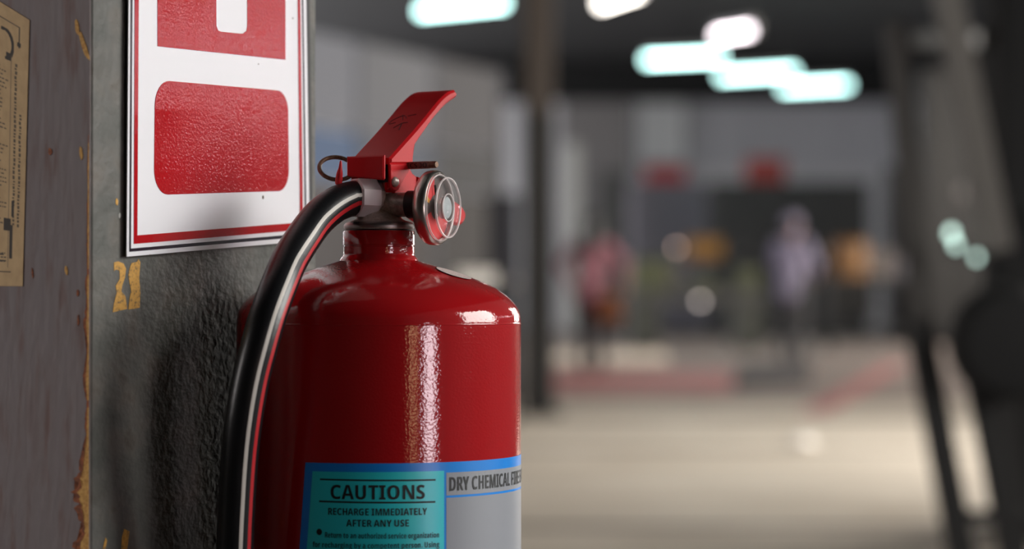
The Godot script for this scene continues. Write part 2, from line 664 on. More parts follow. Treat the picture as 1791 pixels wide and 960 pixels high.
func wall_along(called: String, x: float, from: float, to: float, openings: Array, label: String, side := 1.0, m: Material = null) -> void:
	var top := 5.6
	var g := Geo.new()
	var seg := func(d0: float, d1: float, y0: float, y1: float) -> void:
		if d1 - d0 > 0.001 and y1 - y0 > 0.001:
			g.add(box(Vector3(x + side * 0.12, (y0 + y1) / 2, -(d0 + d1) / 2), Vector3(0.24, y1 - y0, d1 - d0), 0.002))
	var d := from
	for o in openings:
		seg.call(d, o[1], 0.0, top)
		seg.call(o[1], o[2], 0.0, o[3])
		seg.call(o[1], o[2], o[4], top)
		d = o[2]
	seg.call(d, to, 0.0, top)
	setting(called, g, m if m else M.wall, label, "wall")
	for o in openings:
		var w: float = o[2] - o[1]
		var h: float = o[4] - o[3]
		var c := Vector3(x + side * 0.1, (o[3] + o[4]) / 2, -(o[1] + o[2]) / 2)
		counts[o[0]] = counts.get(o[0], 0) + 1
		var root := Node3D.new()
		root.name = "%s_%d" % [o[0], counts[o[0]]]
		root.position = c
		add_child(root)
		tag(root, ("unseen glowing window number %d, counted round the hall" if o[0] == "window" else "unseen low glowing door number %d along the near right wall") % counts[o[0]], o[0], "", "structure")
		var fr := Geo.new()
		for s in [-1, 1]:
			fr.add(box(Vector3(0, s * (h / 2 - 0.02), 0), Vector3(0.08, 0.04, w), 0.004))
			fr.add(box(Vector3(0, 0, s * (w / 2 - 0.02)), Vector3(0.08, h, 0.04), 0.004))
		obj("frame", fr, M.frame, root, true)
		obj("pane", box(Vector3(0, 0, 0), Vector3(0.012, h - 0.06, w - 0.06), 0.001), glow(o[5], o[6]), root, true)
		pane_light(root, Vector3(-0.05 * side, 0, 0), side, w - 0.08, h - 0.08, o[5], o[7])

var counts := {}

func build_hall(near_windows: Array, added_far_windows: Array, added_left_windows: Array) -> void:
	var slab := func(x0: float, x1: float, y0: float, y1: float, d0: float, d1: float) -> Geo:
		return box(Vector3((x0 + x1) / 2, (y0 + y1) / 2, -(d0 + d1) / 2), Vector3(x1 - x0, y1 - y0, d1 - d0), 0.002)
	var fl := setting("floor", slab.call(-7.4, 9.4, -0.3, 0.0, 6.5, 16.8), M.floor, "smooth beige concrete floor of the hall", "floor")
	setting("floor_far", slab.call(-7.4, 9.4, -0.3, 0.0, 16.8, 52.4), M.floor_far, "duller brownish floor at the far side of the hall", "floor")
	setting("floor_near", slab.call(-7.4, 9.4, -0.3, 0.0, -10.4, 6.5), M.floor_dark, "unseen near floor, made dark to cut light bounced onto the extinguisher", "floor")  # out of view; dark tone chosen to cut bounced light
	# saw-cut joints of the floor, shallow dark strips
	var joint := mat(rgb(84, 76, 70), 0.8)
	for d in [7.75, 11.6, 14.6]:
		obj("joint", box(Vector3(1.0, 0.001, -d), Vector3(16.6, 0.003, 0.09 + d * 0.002), 0.001), joint, fl)
	setting("ceiling", slab.call(-7.4, 9.4, 5.6, 5.9, -10.4, 52.4), M.ceiling, "dark ceiling of the hall above the lamps", "ceiling")
	wall_along("wall_left", -7.0, -10.2, 52.2, added_left_windows, "dark grey left side wall of the hall", -1.0, M.wall_dark)
	setting("wall_back", slab.call(-7.0, 9.2, 0.0, 5.6, 52.0, 52.3), M.wall, "grey far wall at the end of the hall", "wall")
	setting("wall_front", slab.call(-7.0, 4.7, 0.0, 5.6, -10.3, -10.0), M.wall_dark, "grey wall behind the viewer", "wall")
	setting("wall_return", slab.call(4.5, 9.2, 0.0, 5.6, 15.6, 15.84), M.wall, "short grey wall stepping out to the right", "wall")
	near_windows.sort_custom(func(a, b): return a[1] < b[1])
	wall_along("wall_right", 4.5, -10.2, 15.7, near_windows, "grey near right wall with unseen glowing windows and doors")
	wall_along("wall_right_far", 9.0, 15.7, 52.2, added_far_windows, "grey far right wall with added glowing windows")
	# roof girders, dark
	for d in [20.0, 30.0, 49.5]:
		setting("trim_%d" % int(d), slab.call(-7.0, 9.0, 4.95 if d < 49.0 else 4.75, 5.58, d, d + 0.35), M.ceiling, "dark roof girder at %d paces down the hall" % int(d), "girder")

# ---------------------------------------------------------------- the column and what hangs on it
const S := 0.00052 * 4200.0                       # slope of the side face: depth over width
var dB := Vector3(1, 0, -S).normalized()          # along the side face, away from the camera
var nB := Vector3(S, 0, 1).normalized()           # out of the side face
var dA := Vector3(-S, 0, -1).normalized()         # along the front face, to the left
var nA := Vector3(-1, 0, S).normalized()          # out of the front face
var sign_p := Vector3.ZERO
var face_b := Vector3.ZERO
var corner := Vector3.ZERO

func build_column() -> void:
	sign_p = at(380, HORIZON, 1.35)
	face_b = sign_p - nB * 0.0034
	corner = on_plane(156.5, HORIZON, face_b, nB)
	corner.y = 0
	var w := on_plane(553.5, HORIZON, face_b, nB)
	w.y = 0
	var wide := (w - corner).length()
	var t := 0.012
	var skin := 0.0012
	var root := thing("steel_column", corner + dA * wide * 0.5 - nA * wide * 0.5, "grey painted steel box column with chipped orange edge, carrying sign and extinguisher", "column")
	root.set_meta("kind", "structure")
	var top := 5.6
	var up := Vector3.UP
	# four welded plates: local x along the face, y up, z out
	var plate := func(o: Vector3, along: Vector3, out: Vector3, l: float, t: float) -> Geo:
		var x := Transform3D(Basis(along, up, along.cross(up)), o)
		if along.cross(up).dot(out) < 0:
			x = Transform3D(Basis(-along, up, (-along).cross(up)), o + along * l)
		var pts := chamfered(l, top, minf(0.0015, t * 0.3))
		for k in pts.size():
			pts[k] += Vector2(l / 2, top / 2)
		return extrude(pts, t, minf(0.0018, t * 0.35), x * Transform3D(Basis(), Vector3(0, 0, -t)))
	obj("front_plate", plate.call(corner, dA, nA, wide, 0.0012), M.paint_front, root)
	obj("side_plate", plate.call(corner - nA * skin, dB, nB, wide - skin, t), M.paint_side, root)
	obj("side_plate", plate.call(corner + dA * wide - nA * skin, dB, -nB, wide - skin, t), M.paint_side, root)
	obj("back_plate", plate.call(corner + dB * wide - nB * t, dA, dB, wide - 2 * t, t), M.paint_side, root)
	# worn edge: bare primer showing on the front plate, outlines in pixels
	var chip := func(called: String, outline: Array, m: Material, p: Vector3, n: Vector3, lift: float) -> void:
		obj(called, traced(outline, p, n, lift, 0.0002, 0.0), m, root)
	var rough := FastNoiseLite.new()
	rough.frequency = 0.05
	rough.seed = 5
	var edge := func(y0: float, y1: float, wid: Array, shrink: float, shift: float) -> Array:
		var left := []
		var right := []
		var steps := int((y1 - y0) / 4.0)
		for k in steps + 1:
			var u := float(k) / steps
			var f: float = u * (wid.size() - 1)
			var lo := int(minf(f, wid.size() - 2))
			var ww: float = lerpf(wid[lo], wid[lo + 1], f - lo)
			var y := lerpf(y0, y1, u)
			ww = maxf(ww * (1.0 + 0.55 * rough.get_noise_2d(y * 1.7, wid.size() * 31.0)) * shrink, 0.25)
			left.append(Vector2(155.2 - shift - ww, y))
			right.append(Vector2(155.2 - shift * 0.4, y))
		right.reverse()
		return left + right
	var p_a := corner
	chip.call("rust_chip", edge.call(236, 330, [0.5, 1.6, 2.2, 1.2], 1.0, 0.0), M.rust, p_a, nA, 0.0)
	chip.call("rust_chip", edge.call(330, 476, [1.5, 3, 2.2, 4, 3], 1.0, 0.0), M.rust, p_a, nA, 0.0)
	chip.call("rust_chip", edge.call(476, 700, [3, 6, 4, 9, 5, 3, 7, 10, 4], 1.0, 0.0), M.rust, p_a, nA, 0.0)
	chip.call("rust_chip", edge.call(700, 985, [3, 6, 5, 12, 18, 27, 22, 12, 26, 24], 1.0, 0.0), M.rust, p_a, nA, 0.0)
	chip.call("primer_chip", edge.call(250, 470, [0.4, 1.2, 0.9, 1.6, 1.2], 1.0, 0.0), M.ochre, p_a, nA, 0.00025)
	chip.call("primer_chip", edge.call(480, 700, [1.2, 3, 1.6, 4, 2, 1.4, 3.5, 5, 2], 1.0, 0.0), M.ochre, p_a, nA, 0.00025)
	chip.call("primer_chip", edge.call(712, 985, [2, 3, 3, 7, 11, 18, 9, 6, 13, 12], 1.0, 0.0), M.ochre, p_a, nA, 0.00025)
	var blob := func(c: Vector2, s: Vector2, lean: float, k: int) -> Array:
		var o := []
		for q in 18:
			var a := TAU * q / 18
			var r := 1.0 + 0.35 * rough.get_noise_2d(cos(a) * 30 + k * 50, sin(a) * 30)
			var p := Vector2(cos(a) * s.x, sin(a) * s.y) * r
			o.append(c + p + Vector2(p.y * lean, 0))
		return o
	chip.call("primer_chip", blob.call(Vector2(135, 47), Vector2(3.5, 13), 0.15, 1), M.ochre, p_a, nA, 0.0)
	chip.call("primer_chip", blob.call(Vector2(147, 80), Vector2(4, 26), 0.3, 2), M.ochre, p_a, nA, 0.0)
	chip.call("primer_chip", blob.call(Vector2(142, 268), Vector2(2.6, 11), 0.1, 3), M.ochre, p_a, nA, 0.0)
	chip.call("primer_chip", blob.call(Vector2(116, 473), Vector2(2.6, 8), 0.15, 4), M.ochre, p_a, nA, 0.0)
	chip.call("rust_chip", blob.call(Vector2(88, 265), Vector2(3.4, 6), 0.0, 5), M.rust, p_a, nA, 0.0)
	chip.call("rust_chip", blob.call(Vector2(136, 512), Vector2(2.2, 6), 0.0, 6), M.rust, p_a, nA, 0.0)
	chip.call("rust_chip", blob.call(Vector2(137, 560), Vector2(1.8, 9), 0.0, 7), M.rust, p_a, nA, 0.0)
	chip.call("rust_chip", blob.call(Vector2(57, 478), Vector2(1.4, 9), 0.1, 8), M.rust, p_a, nA, 0.0)
	# yellow stencil marks on the side plate
	var mark := func(o: Array) -> void:
		chip.call("stencil_mark", o, M.stencil, face_b, nB, 0.0)
	mark.call([Vector2(199, 459), Vector2(206, 457), Vector2(216, 461), Vector2(220, 470), Vector2(218, 486), Vector2(213, 500), Vector2(212, 510), Vector2(219, 518), Vector2(222, 540), Vector2(210, 543), Vector2(197, 546), Vector2(199, 530), Vector2(204, 512), Vector2(202, 500), Vector2(209, 488), Vector2(209, 474), Vector2(203, 471), Vector2(199, 474)])
	mark.call([Vector2(226, 470), Vector2(230, 460), Vector2(239, 458), Vector2(242, 453), Vector2(245, 458), Vector2(243, 486), Vector2(245, 510), Vector2(244, 538), Vector2(234, 540), Vector2(224, 541), Vector2(226, 524), Vector2(229, 508), Vector2(226, 494), Vector2(224, 482)])
	mark.call([Vector2(217, 925), Vector2(226, 929), Vector2(222, 962), Vector2(212, 966), Vector2(213, 940)])
	mark.call([Vector2(184, 940), Vector2(187, 944), Vector2(183, 966), Vector2(178, 966)])
	chip.call("paint_fleck", blob.call(Vector2(204, 353), Vector2(2.2, 6), 0.0, 9), M.stencil, face_b, nB, 0.0)
	chip.call("paint_fleck", blob.call(Vector2(209, 377), Vector2(1.8, 5), 0.0, 10), mat(rgb(170, 170, 166), 0.6), face_b, nB, 0.0)

# An outline in pixels laid on a plane (p, n), lifted and given a thickness outwards.
func traced(outline: Array, p: Vector3, n: Vector3, lift: float, thick: float, bevel: float) -> Geo:
	var x := Vector3.UP.cross(n).normalized()
	var o := p + n * lift
	var t := Transform3D(Basis(x, Vector3.UP, n), o)
	var inv := t.affine_inverse()
	var flat := []
	for q in outline:
		var w := inv * on_plane(q.x, q.y, o, n)
		flat.append(Vector2(w.x, w.y))
	return extrude(flat, thick, bevel, t, false)

# A frame between two four-cornered outlines in pixels.
func traced_frame(outer: Array, inner: Array, p: Vector3, n: Vector3, lift: float, thick: float) -> Geo:
	var g := Geo.new()
	var o := p + n * lift
	for k in 4:
		var j := (k + 1) % 4
		var q := []
		for c in [outer[k], outer[j], inner[j], inner[k]]:
			q.append(on_plane(c.x, c.y, o, n))
		g.face(q[0] + n * thick, q[1] + n * thick, q[2] + n * thick, q[3] + n * thick, n)
		g.face(q[0], q[1], q[1] + n * thick, q[0] + n * thick, (q[0] - q[3]).normalized())
		g.face(q[3], q[2], q[2] + n * thick, q[3] + n * thick, (q[3] - q[0]).normalized())
	return g

func rounded(tl: Vector2, tr: Vector2, br: Vector2, bl: Vector2, rl: Vector2, rr: Vector2) -> Array:
	var out := []
	var c := [[bl, tl, tr, rl], [tl, tr, br, rr], [tr, br, bl, rr], [br, bl, tl, rl]]
	for q in c:
		var a: Vector2 = q[1]
		var e0: Vector2 = (q[0] - a).normalized()
		var e1: Vector2 = (q[2] - a).normalized()
		var l0: float = q[3].y if absf(e0.y) > 0.5 else q[3].x
		var l1: float = q[3].y if absf(e1.y) > 0.5 else q[3].x
		for s in 9:
			var t := s / 8.0 * PI / 2
			out.append(a + e0 * l0 * (1.0 - sin(t)) + e1 * l1 * (1.0 - cos(t)))
	return out

func build_sign() -> void:
	var root := thing("wall_sign", on_plane(380, 436, sign_p, nB), "white metal sign with red rectangles and a red border line, fixed on grey column", "sign")
	var f := func(lb: Vector2, rb: Vector2, ltx: float, rtx: float) -> Array:      # bottom left, bottom right, the sides' x at the frame's top
		var y := -330.0
		return [Vector2(lb.x + (ltx - lb.x) * (lb.y - y) / lb.y, y), Vector2(rb.x + (rtx - rb.x) * (rb.y - y) / rb.y, y + 58), rb, lb]
	var outer: Array = f.call(Vector2(220.4, 449.0), Vector2(540.8, 421.0), 223.8, 535.0)
	var l1: Array = f.call(Vector2(225.8, 440.5), Vector2(536.0, 413.4), 228.2, 530.6)
	var l2: Array = f.call(Vector2(228.6, 434.6), Vector2(533.4, 408.0), 231.4, 528.2)
	var r1: Array = f.call(Vector2(233.6, 426.6), Vector2(529.6, 401.6), 235.2, 525.0)
	var r2: Array = f.call(Vector2(239.6, 411.6), Vector2(524.4, 389.0), 242.0, 520.6)
	obj("plate", traced(outer, sign_p, nB, -0.0005, 0.0005, 0.0001), M.sign_white, root)
	obj("backing", traced(outer, sign_p, nB, -0.0034, 0.0028, 0.0), M.sign_edge, root)
	obj("border_line", traced_frame(l1, l2, sign_p, nB, 0.0, 0.0002), M.sign_line, root)
	obj("border_line", traced_frame(r1, r2, sign_p, nB, 0.0, 0.0003), M.film, root)
	tag(root.get_child(3), "broad red border line")
	tag(root.get_child(2), "thin dark border line")
	obj("red_panel", traced(rounded(Vector2(270.8, 139.5), Vector2(503.2, 159.5), Vector2(505, 333.6), Vector2(268.6, 341), Vector2(25, 46), Vector2(18, 36)), sign_p, nB, 0.0, 0.0003, 0.0001), M.film, root)
	var u := [Vector2(275, -250), Vector2(275, 81), Vector2(499, 104.5), Vector2(498, -235), Vector2(432, -242)]
	u += [Vector2(432, 46), Vector2(430.5, 54), Vector2(425, 58.6), Vector2(420, 58.8), Vector2(386, 55.4), Vector2(381, 53), Vector2(378, 45), Vector2(376.5, -246)]
	obj("red_panel", traced(u, sign_p, nB, 0.0, 0.0003, 0.0001), M.film, root)
	for q in [[Vector2(460, 345), 2.2], [Vector2(512, 32), 1.6], [Vector2(452, 112), 1.3], [Vector2(302, 444.6), 1.8], [Vector2(262, 446), 1.4]]:
		var o := []
		for k in 8:
			o.append(q[0] + Vector2(cos(TAU * k / 8) * q[1] * 0.7, sin(TAU * k / 8) * q[1] * (1.6 if q[1] > 2.0 else 1.0)))
		obj("dirt_speck", traced(o, sign_p, nB, 0.0, 0.0001, 0.0), mat(rgb(96, 84, 72), 0.9), root)

func build_poster() -> void:
	# a yellowed instruction sheet stuck askew on the front plate; print drawn into its texture
	var w := 200
	var h := 900
	var im := Image.create(w, h, false, Image.FORMAT_RGB8)
	var n := FastNoiseLite.new()
	n.frequency = 0.02
	n.seed = 9
	for y in h:
		for x in w:
			var k := n.get_noise_2d(x, y * 0.6) * 0.06 + rng.randf() * 0.02
			im.set_pixel(x, y, Color(0.76 + k, 0.645 + k, 0.47 + k * 0.8))
	var ink := Color(0.2, 0.18, 0.15)
	var fill := func(x: float, y: float, ww: float, hh: float, c: Color) -> void:
		im.fill_rect(Rect2i(int(x), int(y), int(ww), int(hh)), c)
	# border line, corner arrow
	fill.call(0, 44, 166, 3, ink)
	fill.call(163, 44, 4, 70, ink)
	fill.call(158, 96, 13, 14, ink)
	fill.call(0, 852, 150, 3, ink)
	for k in 60:                                   # a curled arrow
		var a := -1.9 + k * 0.055
		fill.call(108 + cos(a) * 30, 118 + sin(a) * 46, 9, 9, ink)
	fill.call(118, 146, 20, 24, ink)
	fill.call(136, 150, 2, 690, Color(0.42, 0.36, 0.28))
	# lines of small print
	var y := 196.0
	while y < 820.0:
		if (y > 400 and y < 440) or (y > 580 and y < 610) or (y > 700 and y < 780):
			y += 14
			continue
		var x := 20.0
		var end := 96.0 + rng.randf() * 34.0
		while x < end:
			var ww := 4.0 + rng.randf() * 9.0
			fill.call(x, y, ww, 4, Color(0.34, 0.3, 0.24))
			x += ww + 3.0
		y += 13.0
	# upright print down the right margin
	for col in [150, 170]:
		var yy := 170.0 if col == 150 else 330.0
		while yy < 700.0:
			var hh := 4.0 + rng.randf() * 9.0
			fill.call(col + rng.randf() * 3.0, yy, 8, hh, Color(0.36, 0.31, 0.24))
			yy += hh + 4.0
	# a black pictogram low on the sheet
	fill.call(118, 680, 28, 40, ink)
	fill.call(142, 700, 12, 110, ink)
	fill.call(148, 620, 10, 52, ink)
	fill.call(40, 796, 80, 4, ink)
	fill.call(40, 816, 90, 4, ink)
	var m := mat(Color.WHITE, 0.75)
	m.albedo_texture = ImageTexture.create_from_image(im)
	var c := [Vector2(-45, -25), Vector2(51.5, 35), Vector2(39.5, 500.5), Vector2(-45, 500)]
	var g := Geo.new()
	var p := corner + nA * 0.0003
	var rows := 12
	for r in rows + 1:
		for s in 9:
			var u := s / 8.0
			var v := float(r) / rows
			var q: Vector2 = c[0].lerp(c[1], u).lerp(c[3].lerp(c[2], u), v)
			g.vert(on_plane(q.x, q.y, p, nA), nA, Vector2(u, v))
	for r in rows:
		for s in 8:
			g.quad(r * 9 + s, r * 9 + s + 1, r * 9 + s + 10, r * 9 + s + 9)
	# the sheet's back, a quarter of a millimetre behind
	var back := Geo.new().add(g, Transform3D(Basis(), -nA * 0.00025))
	g.add(back)
	tag(obj("instruction_poster", g, m), "yellowed paper instruction sheet with dark print pasted on left face of column", "poster")

# ---------------------------------------------------------------- the extinguisher
const PX := 1.35 / 4200.0                       # metres per pixel at the extinguisher's axis
func yy(py: float) -> float:
	return 0.75 + (HORIZON - py) * PX

func build_extinguisher() -> void:
	var base := Vector3(axis.x, 0.28, axis.z)
	var root := thing("fire_extinguisher", base, "glossy red dry chemical fire extinguisher with round gauge, black hose and blue caution label", "fire extinguisher")
	var on_axis := Transform3D(Basis(), Vector3(axis.x, 0, axis.z))
	var prof := func(pts: Array) -> Array:
		var o := []
		for p in pts:
			o.append(Vector2(p.x * PX, yy(p.y)))
		return o
	# body: lower rim, wall, seam, shoulder, weld
	var shell := [Vector2(0.0001, 0.285), Vector2(R - 0.012, 0.283), Vector2(R - 0.004, 0.28), Vector2(R - 0.001, 0.286), Vector2(R, 0.292), Vector2(R, 0.296), Vector2(R, 0.4), Vector2(R, yy(572.0)), Vector2(R, yy(567.0))]
	shell += prof.call([Vector2(247.9, 564), Vector2(247.7, 560), Vector2(247.2, 555), Vector2(246.6, 549), Vector2(243.5, 541), Vector2(238, 532), Vector2(230, 523), Vector2(219, 513.5), Vector2(203, 503), Vector2(185, 494.5), Vector2(164, 486.4), Vector2(138, 477.4), Vector2(108, 468), Vector2(84, 460.8), Vector2(72, 457), Vector2(68, 455.4), Vector2(66.5, 452), Vector2(63, 448), Vector2(61.5, 445), Vector2(61.5, 441)])
	obj("body", Geo.new().add(lathe(shell, 144, 30.0), on_axis), M.red, root)
	obj("seam_bead", Geo.new().add(lathe(prof.call([Vector2(247.6, 567), Vector2(248.5, 565.8), Vector2(248.5, 564.4), Vector2(247.5, 563)]), 144, 80.0), on_axis), M.red, root)
	obj("neck", Geo.new().add(lathe(prof.call([Vector2(60, 446), Vector2(61.8, 444), Vector2(61.8, 432), Vector2(60.6, 431), Vector2(60.6, 429.4), Vector2(62.4, 428.4), Vector2(62.4, 406), Vector2(61, 404), Vector2(30, 404)]), 72, 40.0), on_axis), M.red, root)
	# valve
	var valve := obj("valve", Geo.new().add(lathe(prof.call([Vector2(30, 404), Vector2(59, 403.6), Vector2(59.4, 401), Vector2(60.4, 400), Vector2(60.8, 395), Vector2(59.5, 391), Vector2(56, 388.6), Vector2(47, 386), Vector2(41, 383), Vector2(37, 377), Vector2(30, 372), Vector2(24, 368), Vector2(23, 362), Vector2(23, 346), Vector2(21, 342), Vector2(12, 341), Vector2(10, 338), Vector2(10, 318), Vector2(9, 314), Vector2(0.1, 314)]), 48, 30.0), on_axis), M.bronze, root)
	obj("gasket", Geo.new().add(lathe(prof.call([Vector2(40, 405), Vector2(60.2, 405), Vector2(60.6, 403), Vector2(60.2, 401.4), Vector2(40, 401.4)]), 48), on_axis), M.black, valve)
	obj("flange_ring", Geo.new().add(lathe(prof.call([Vector2(60.9, 399.6), Vector2(61.6, 397), Vector2(61.0, 393), Vector2(58.4, 389.6), Vector2(54, 388)]), 48, 50.0), on_axis), M.steel_dull, valve)
	var pin_rod := Geo.new().add(lathe(prof.call([Vector2(8.2, 344), Vector2(8.2, 300), Vector2(0.1, 300)]), 24), on_axis)
	obj("stem", pin_rod, M.steel, valve)
	# side outlet towards the gauge
	var gdir := Vector3(0.92, 0, 0.39).normalized()
	var vc := Vector3(axis.x, yy(358.5), axis.z)
	obj("gauge_pipe", tube([vc, vc + gdir * 0.0185, vc + gdir * 0.0186], [0.0071, 0.0068, 0.0062], 28), M.bronze, valve)
	obj("gauge_nut", tube([vc + gdir * 0.0180, vc + gdir * 0.0185, vc + gdir * 0.029], [0.0064, 0.0078, 0.0076], 28), M.black, valve)
	build_gauge(root, gdir)
	build_handles(root)
	build_hose(root)
	build_label(root)
	# round white inspection sticker on the shoulder
	var g := Geo.new()
	var line := []
	for p in prof.call([Vector2(203, 503), Vector2(164, 486.4), Vector2(138, 477.4), Vector2(108, 468), Vector2(92, 463.2)]):
		line.append(p)
	var dome := func(a: float, r: float) -> Vector3:
		for k in line.size() - 1:
			if r <= line[k].x and r >= line[k + 1].x:
				var u: float = inverse_lerp(line[k].x, line[k + 1].x, r)
				var p: Vector2 = line[k].lerp(line[k + 1], u)
				var c := Vector3(sin(a), 0, cos(a))
				return Vector3(axis.x, 0, axis.z) + c * (p.x + 0.0002) + Vector3.UP * (p.y + 0.0005)
		return Vector3.ZERO
	var ca := 1.18
	var cr := 142.0 * PX
	var mid := g.vert(dome.call(ca, cr), Vector3(0.3, 1, 0.1))
	var prev := -1
	var rings := []
	for rr in [0.5, 1.0]:
		var ring := []
		for k in 28:
			var a := TAU * k / 28
			var rad: float = 0.0098 * rr
			ring.append(g.vert(dome.call(ca + cos(a) * rad / cr, cr + sin(a) * rad * 1.0), Vector3(sin(ca) * 0.35, 1, cos(ca) * 0.35)))
		rings.append(ring)
	for k in 28:
		var j := (k + 1) % 28
		g.tri(mid, rings[0][k], rings[0][j])
		g.quad(rings[0][k], rings[0][j], rings[1][j], rings[1][k])
	var paper := triplanar(mat(Color.WHITE, 0.6), Vector3.ONE * 60.0)
	paper.albedo_texture = noise_tex(0.06, 70, 256, 2, [[0.4, rgb(206, 200, 196)], [0.5, rgb(150, 96, 92)], [0.62, rgb(216, 212, 208)]])
	tag(obj("sticker", g, paper, root), "small round white sticker on the red shoulder")
	# the bracket that hangs it on the column, below the frame
	var back := -nB
	var y0 := 0.5
	var foot := Vector3(axis.x, y0, axis.z) + back * ((Vector3(axis.x, 0, axis.z) - Vector3(face_b.x, 0, face_b.z)).dot(nB))
	var br := thing("wall_bracket", foot + Vector3.UP * -0.06, "dark steel strap bracket holding the extinguisher to the column", "bracket")
	obj("back_plate", extrude(chamfered(0.05, 0.12, 0.004), 0.004, 0.0008, Transform3D(Basis(Vector3.UP.cross(nB), Vector3.UP, nB), foot)), M.dark_steel, br)
	var ring_path := []
	for k in 64:
		var a := TAU * k / 64
		ring_path.append(Vector3(axis.x + sin(a) * (R + 0.0012), y0, axis.z + cos(a) * (R + 0.0012)))
	obj("strap", tube(ring_path, 0.0012, 8, Vector3.UP, true), M.dark_steel, br)
	obj("spacer", box(foot + nB * 0.0065, Vector3(0.02, 0.05, 0.006), 0.001, atan2(nB.x, nB.z)), M.dark_steel, br)

func build_gauge(root: Node3D, gdir: Vector3) -> void:
	var c := at(757.5, 363.5, AXIS_DEPTH - 0.0135)
	var x := Transform3D(Basis(gdir.cross(Vector3.UP), gdir, Vector3.UP), c)
	# local y points out of the dial; zero is the back rim's widest ring
	var r := 65.0 * PX
	var gauge := obj("gauge", Geo.new().add(lathe([Vector2(0.0001, -0.005), Vector2(r * 0.62, -0.005), Vector2(r * 0.9, -0.004), Vector2(r * 0.985, -0.002), Vector2(r, 0.0), Vector2(r, 0.0022), Vector2(r * 0.975, 0.0036), Vector2(r * 0.93, 0.0042), Vector2(r * 0.89, 0.0036), Vector2(r * 0.88, 0.001)], 72, 40.0), x), M.steel, root)
	tag(gauge, "round pressure gauge with clear domed cover")
	obj("dial", Geo.new().add(lathe([Vector2(0.885 * r, 0.001), Vector2(0.0001, 0.0012)], 60), x), M.dial_face, gauge)
	var sector := func(a0: float, a1: float, r0: float, r1: float, lift: float) -> Geo:
		return Geo.new().add(lathe([Vector2(r1, lift), Vector2(r0, lift)], 24, 30.0, a0, a1), x)
	# angle 0 is up; positive turns towards the viewer's left
	obj("dial_sector", sector.call(1.95, 4.3, r * 0.3, r * 0.86, 0.0015), M.dial_red, gauge)
	obj("dial_sector", sector.call(0.1, 1.05, r * 0.35, r * 0.84, 0.0015), M.dial_red, gauge)
	obj("dial_sector", sector.call(1.05, 1.3, r * 0.4, r * 0.84, 0.0015), M.dial_yellow, gauge)
	obj("needle", bar(x * Vector3(0, 0.003, -0.004), x * Vector3(0.004, 0.003, r * 0.6), 0.0012, 0.0006), M.black, gauge)
	var f := 0.0096
	var rl := 52.5 * PX
	obj("lens", Geo.new().add(lathe([Vector2(r * 0.895, 0.0036), Vector2(r * 0.865, 0.0052), Vector2(rl * 1.01, 0.0066), Vector2(rl, f - 0.0008), Vector2(rl * 0.97, f), Vector2(rl * 0.9, f), Vector2(rl * 0.86, f - 0.0007), Vector2(rl * 0.5, f - 0.0012), Vector2(rl * 0.45, f - 0.0002), Vector2(rl * 0.40, f - 0.0002), Vector2(0.0001, f - 0.0008)], 72, 24.0), x), M.glass, gauge)
	# the moulded rims of the cover catch the light
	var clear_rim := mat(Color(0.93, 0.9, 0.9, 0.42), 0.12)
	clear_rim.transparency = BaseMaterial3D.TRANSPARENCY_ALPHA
	var ringed := func(rad: float, h: float, tr: float) -> Geo:
		var p := []
		for k in 72:
			p.append(x * Vector3(sin(TAU * k / 72) * rad, h, cos(TAU * k / 72) * rad))
		return tube(p, tr, 10, gdir, true)
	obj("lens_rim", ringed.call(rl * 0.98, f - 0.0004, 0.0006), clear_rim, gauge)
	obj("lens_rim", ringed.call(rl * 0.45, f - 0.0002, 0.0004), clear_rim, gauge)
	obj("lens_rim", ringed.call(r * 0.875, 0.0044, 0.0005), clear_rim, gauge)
	obj("hub", Geo.new().add(lathe([Vector2(rl * 0.37, f - 0.004), Vector2(rl * 0.37, f - 0.0012), Vector2(rl * 0.34, f - 0.0008), Vector2(0.0001, f - 0.0006)], 36), x), mat(rgb(168, 178, 180), 0.35, 0.4), gauge)

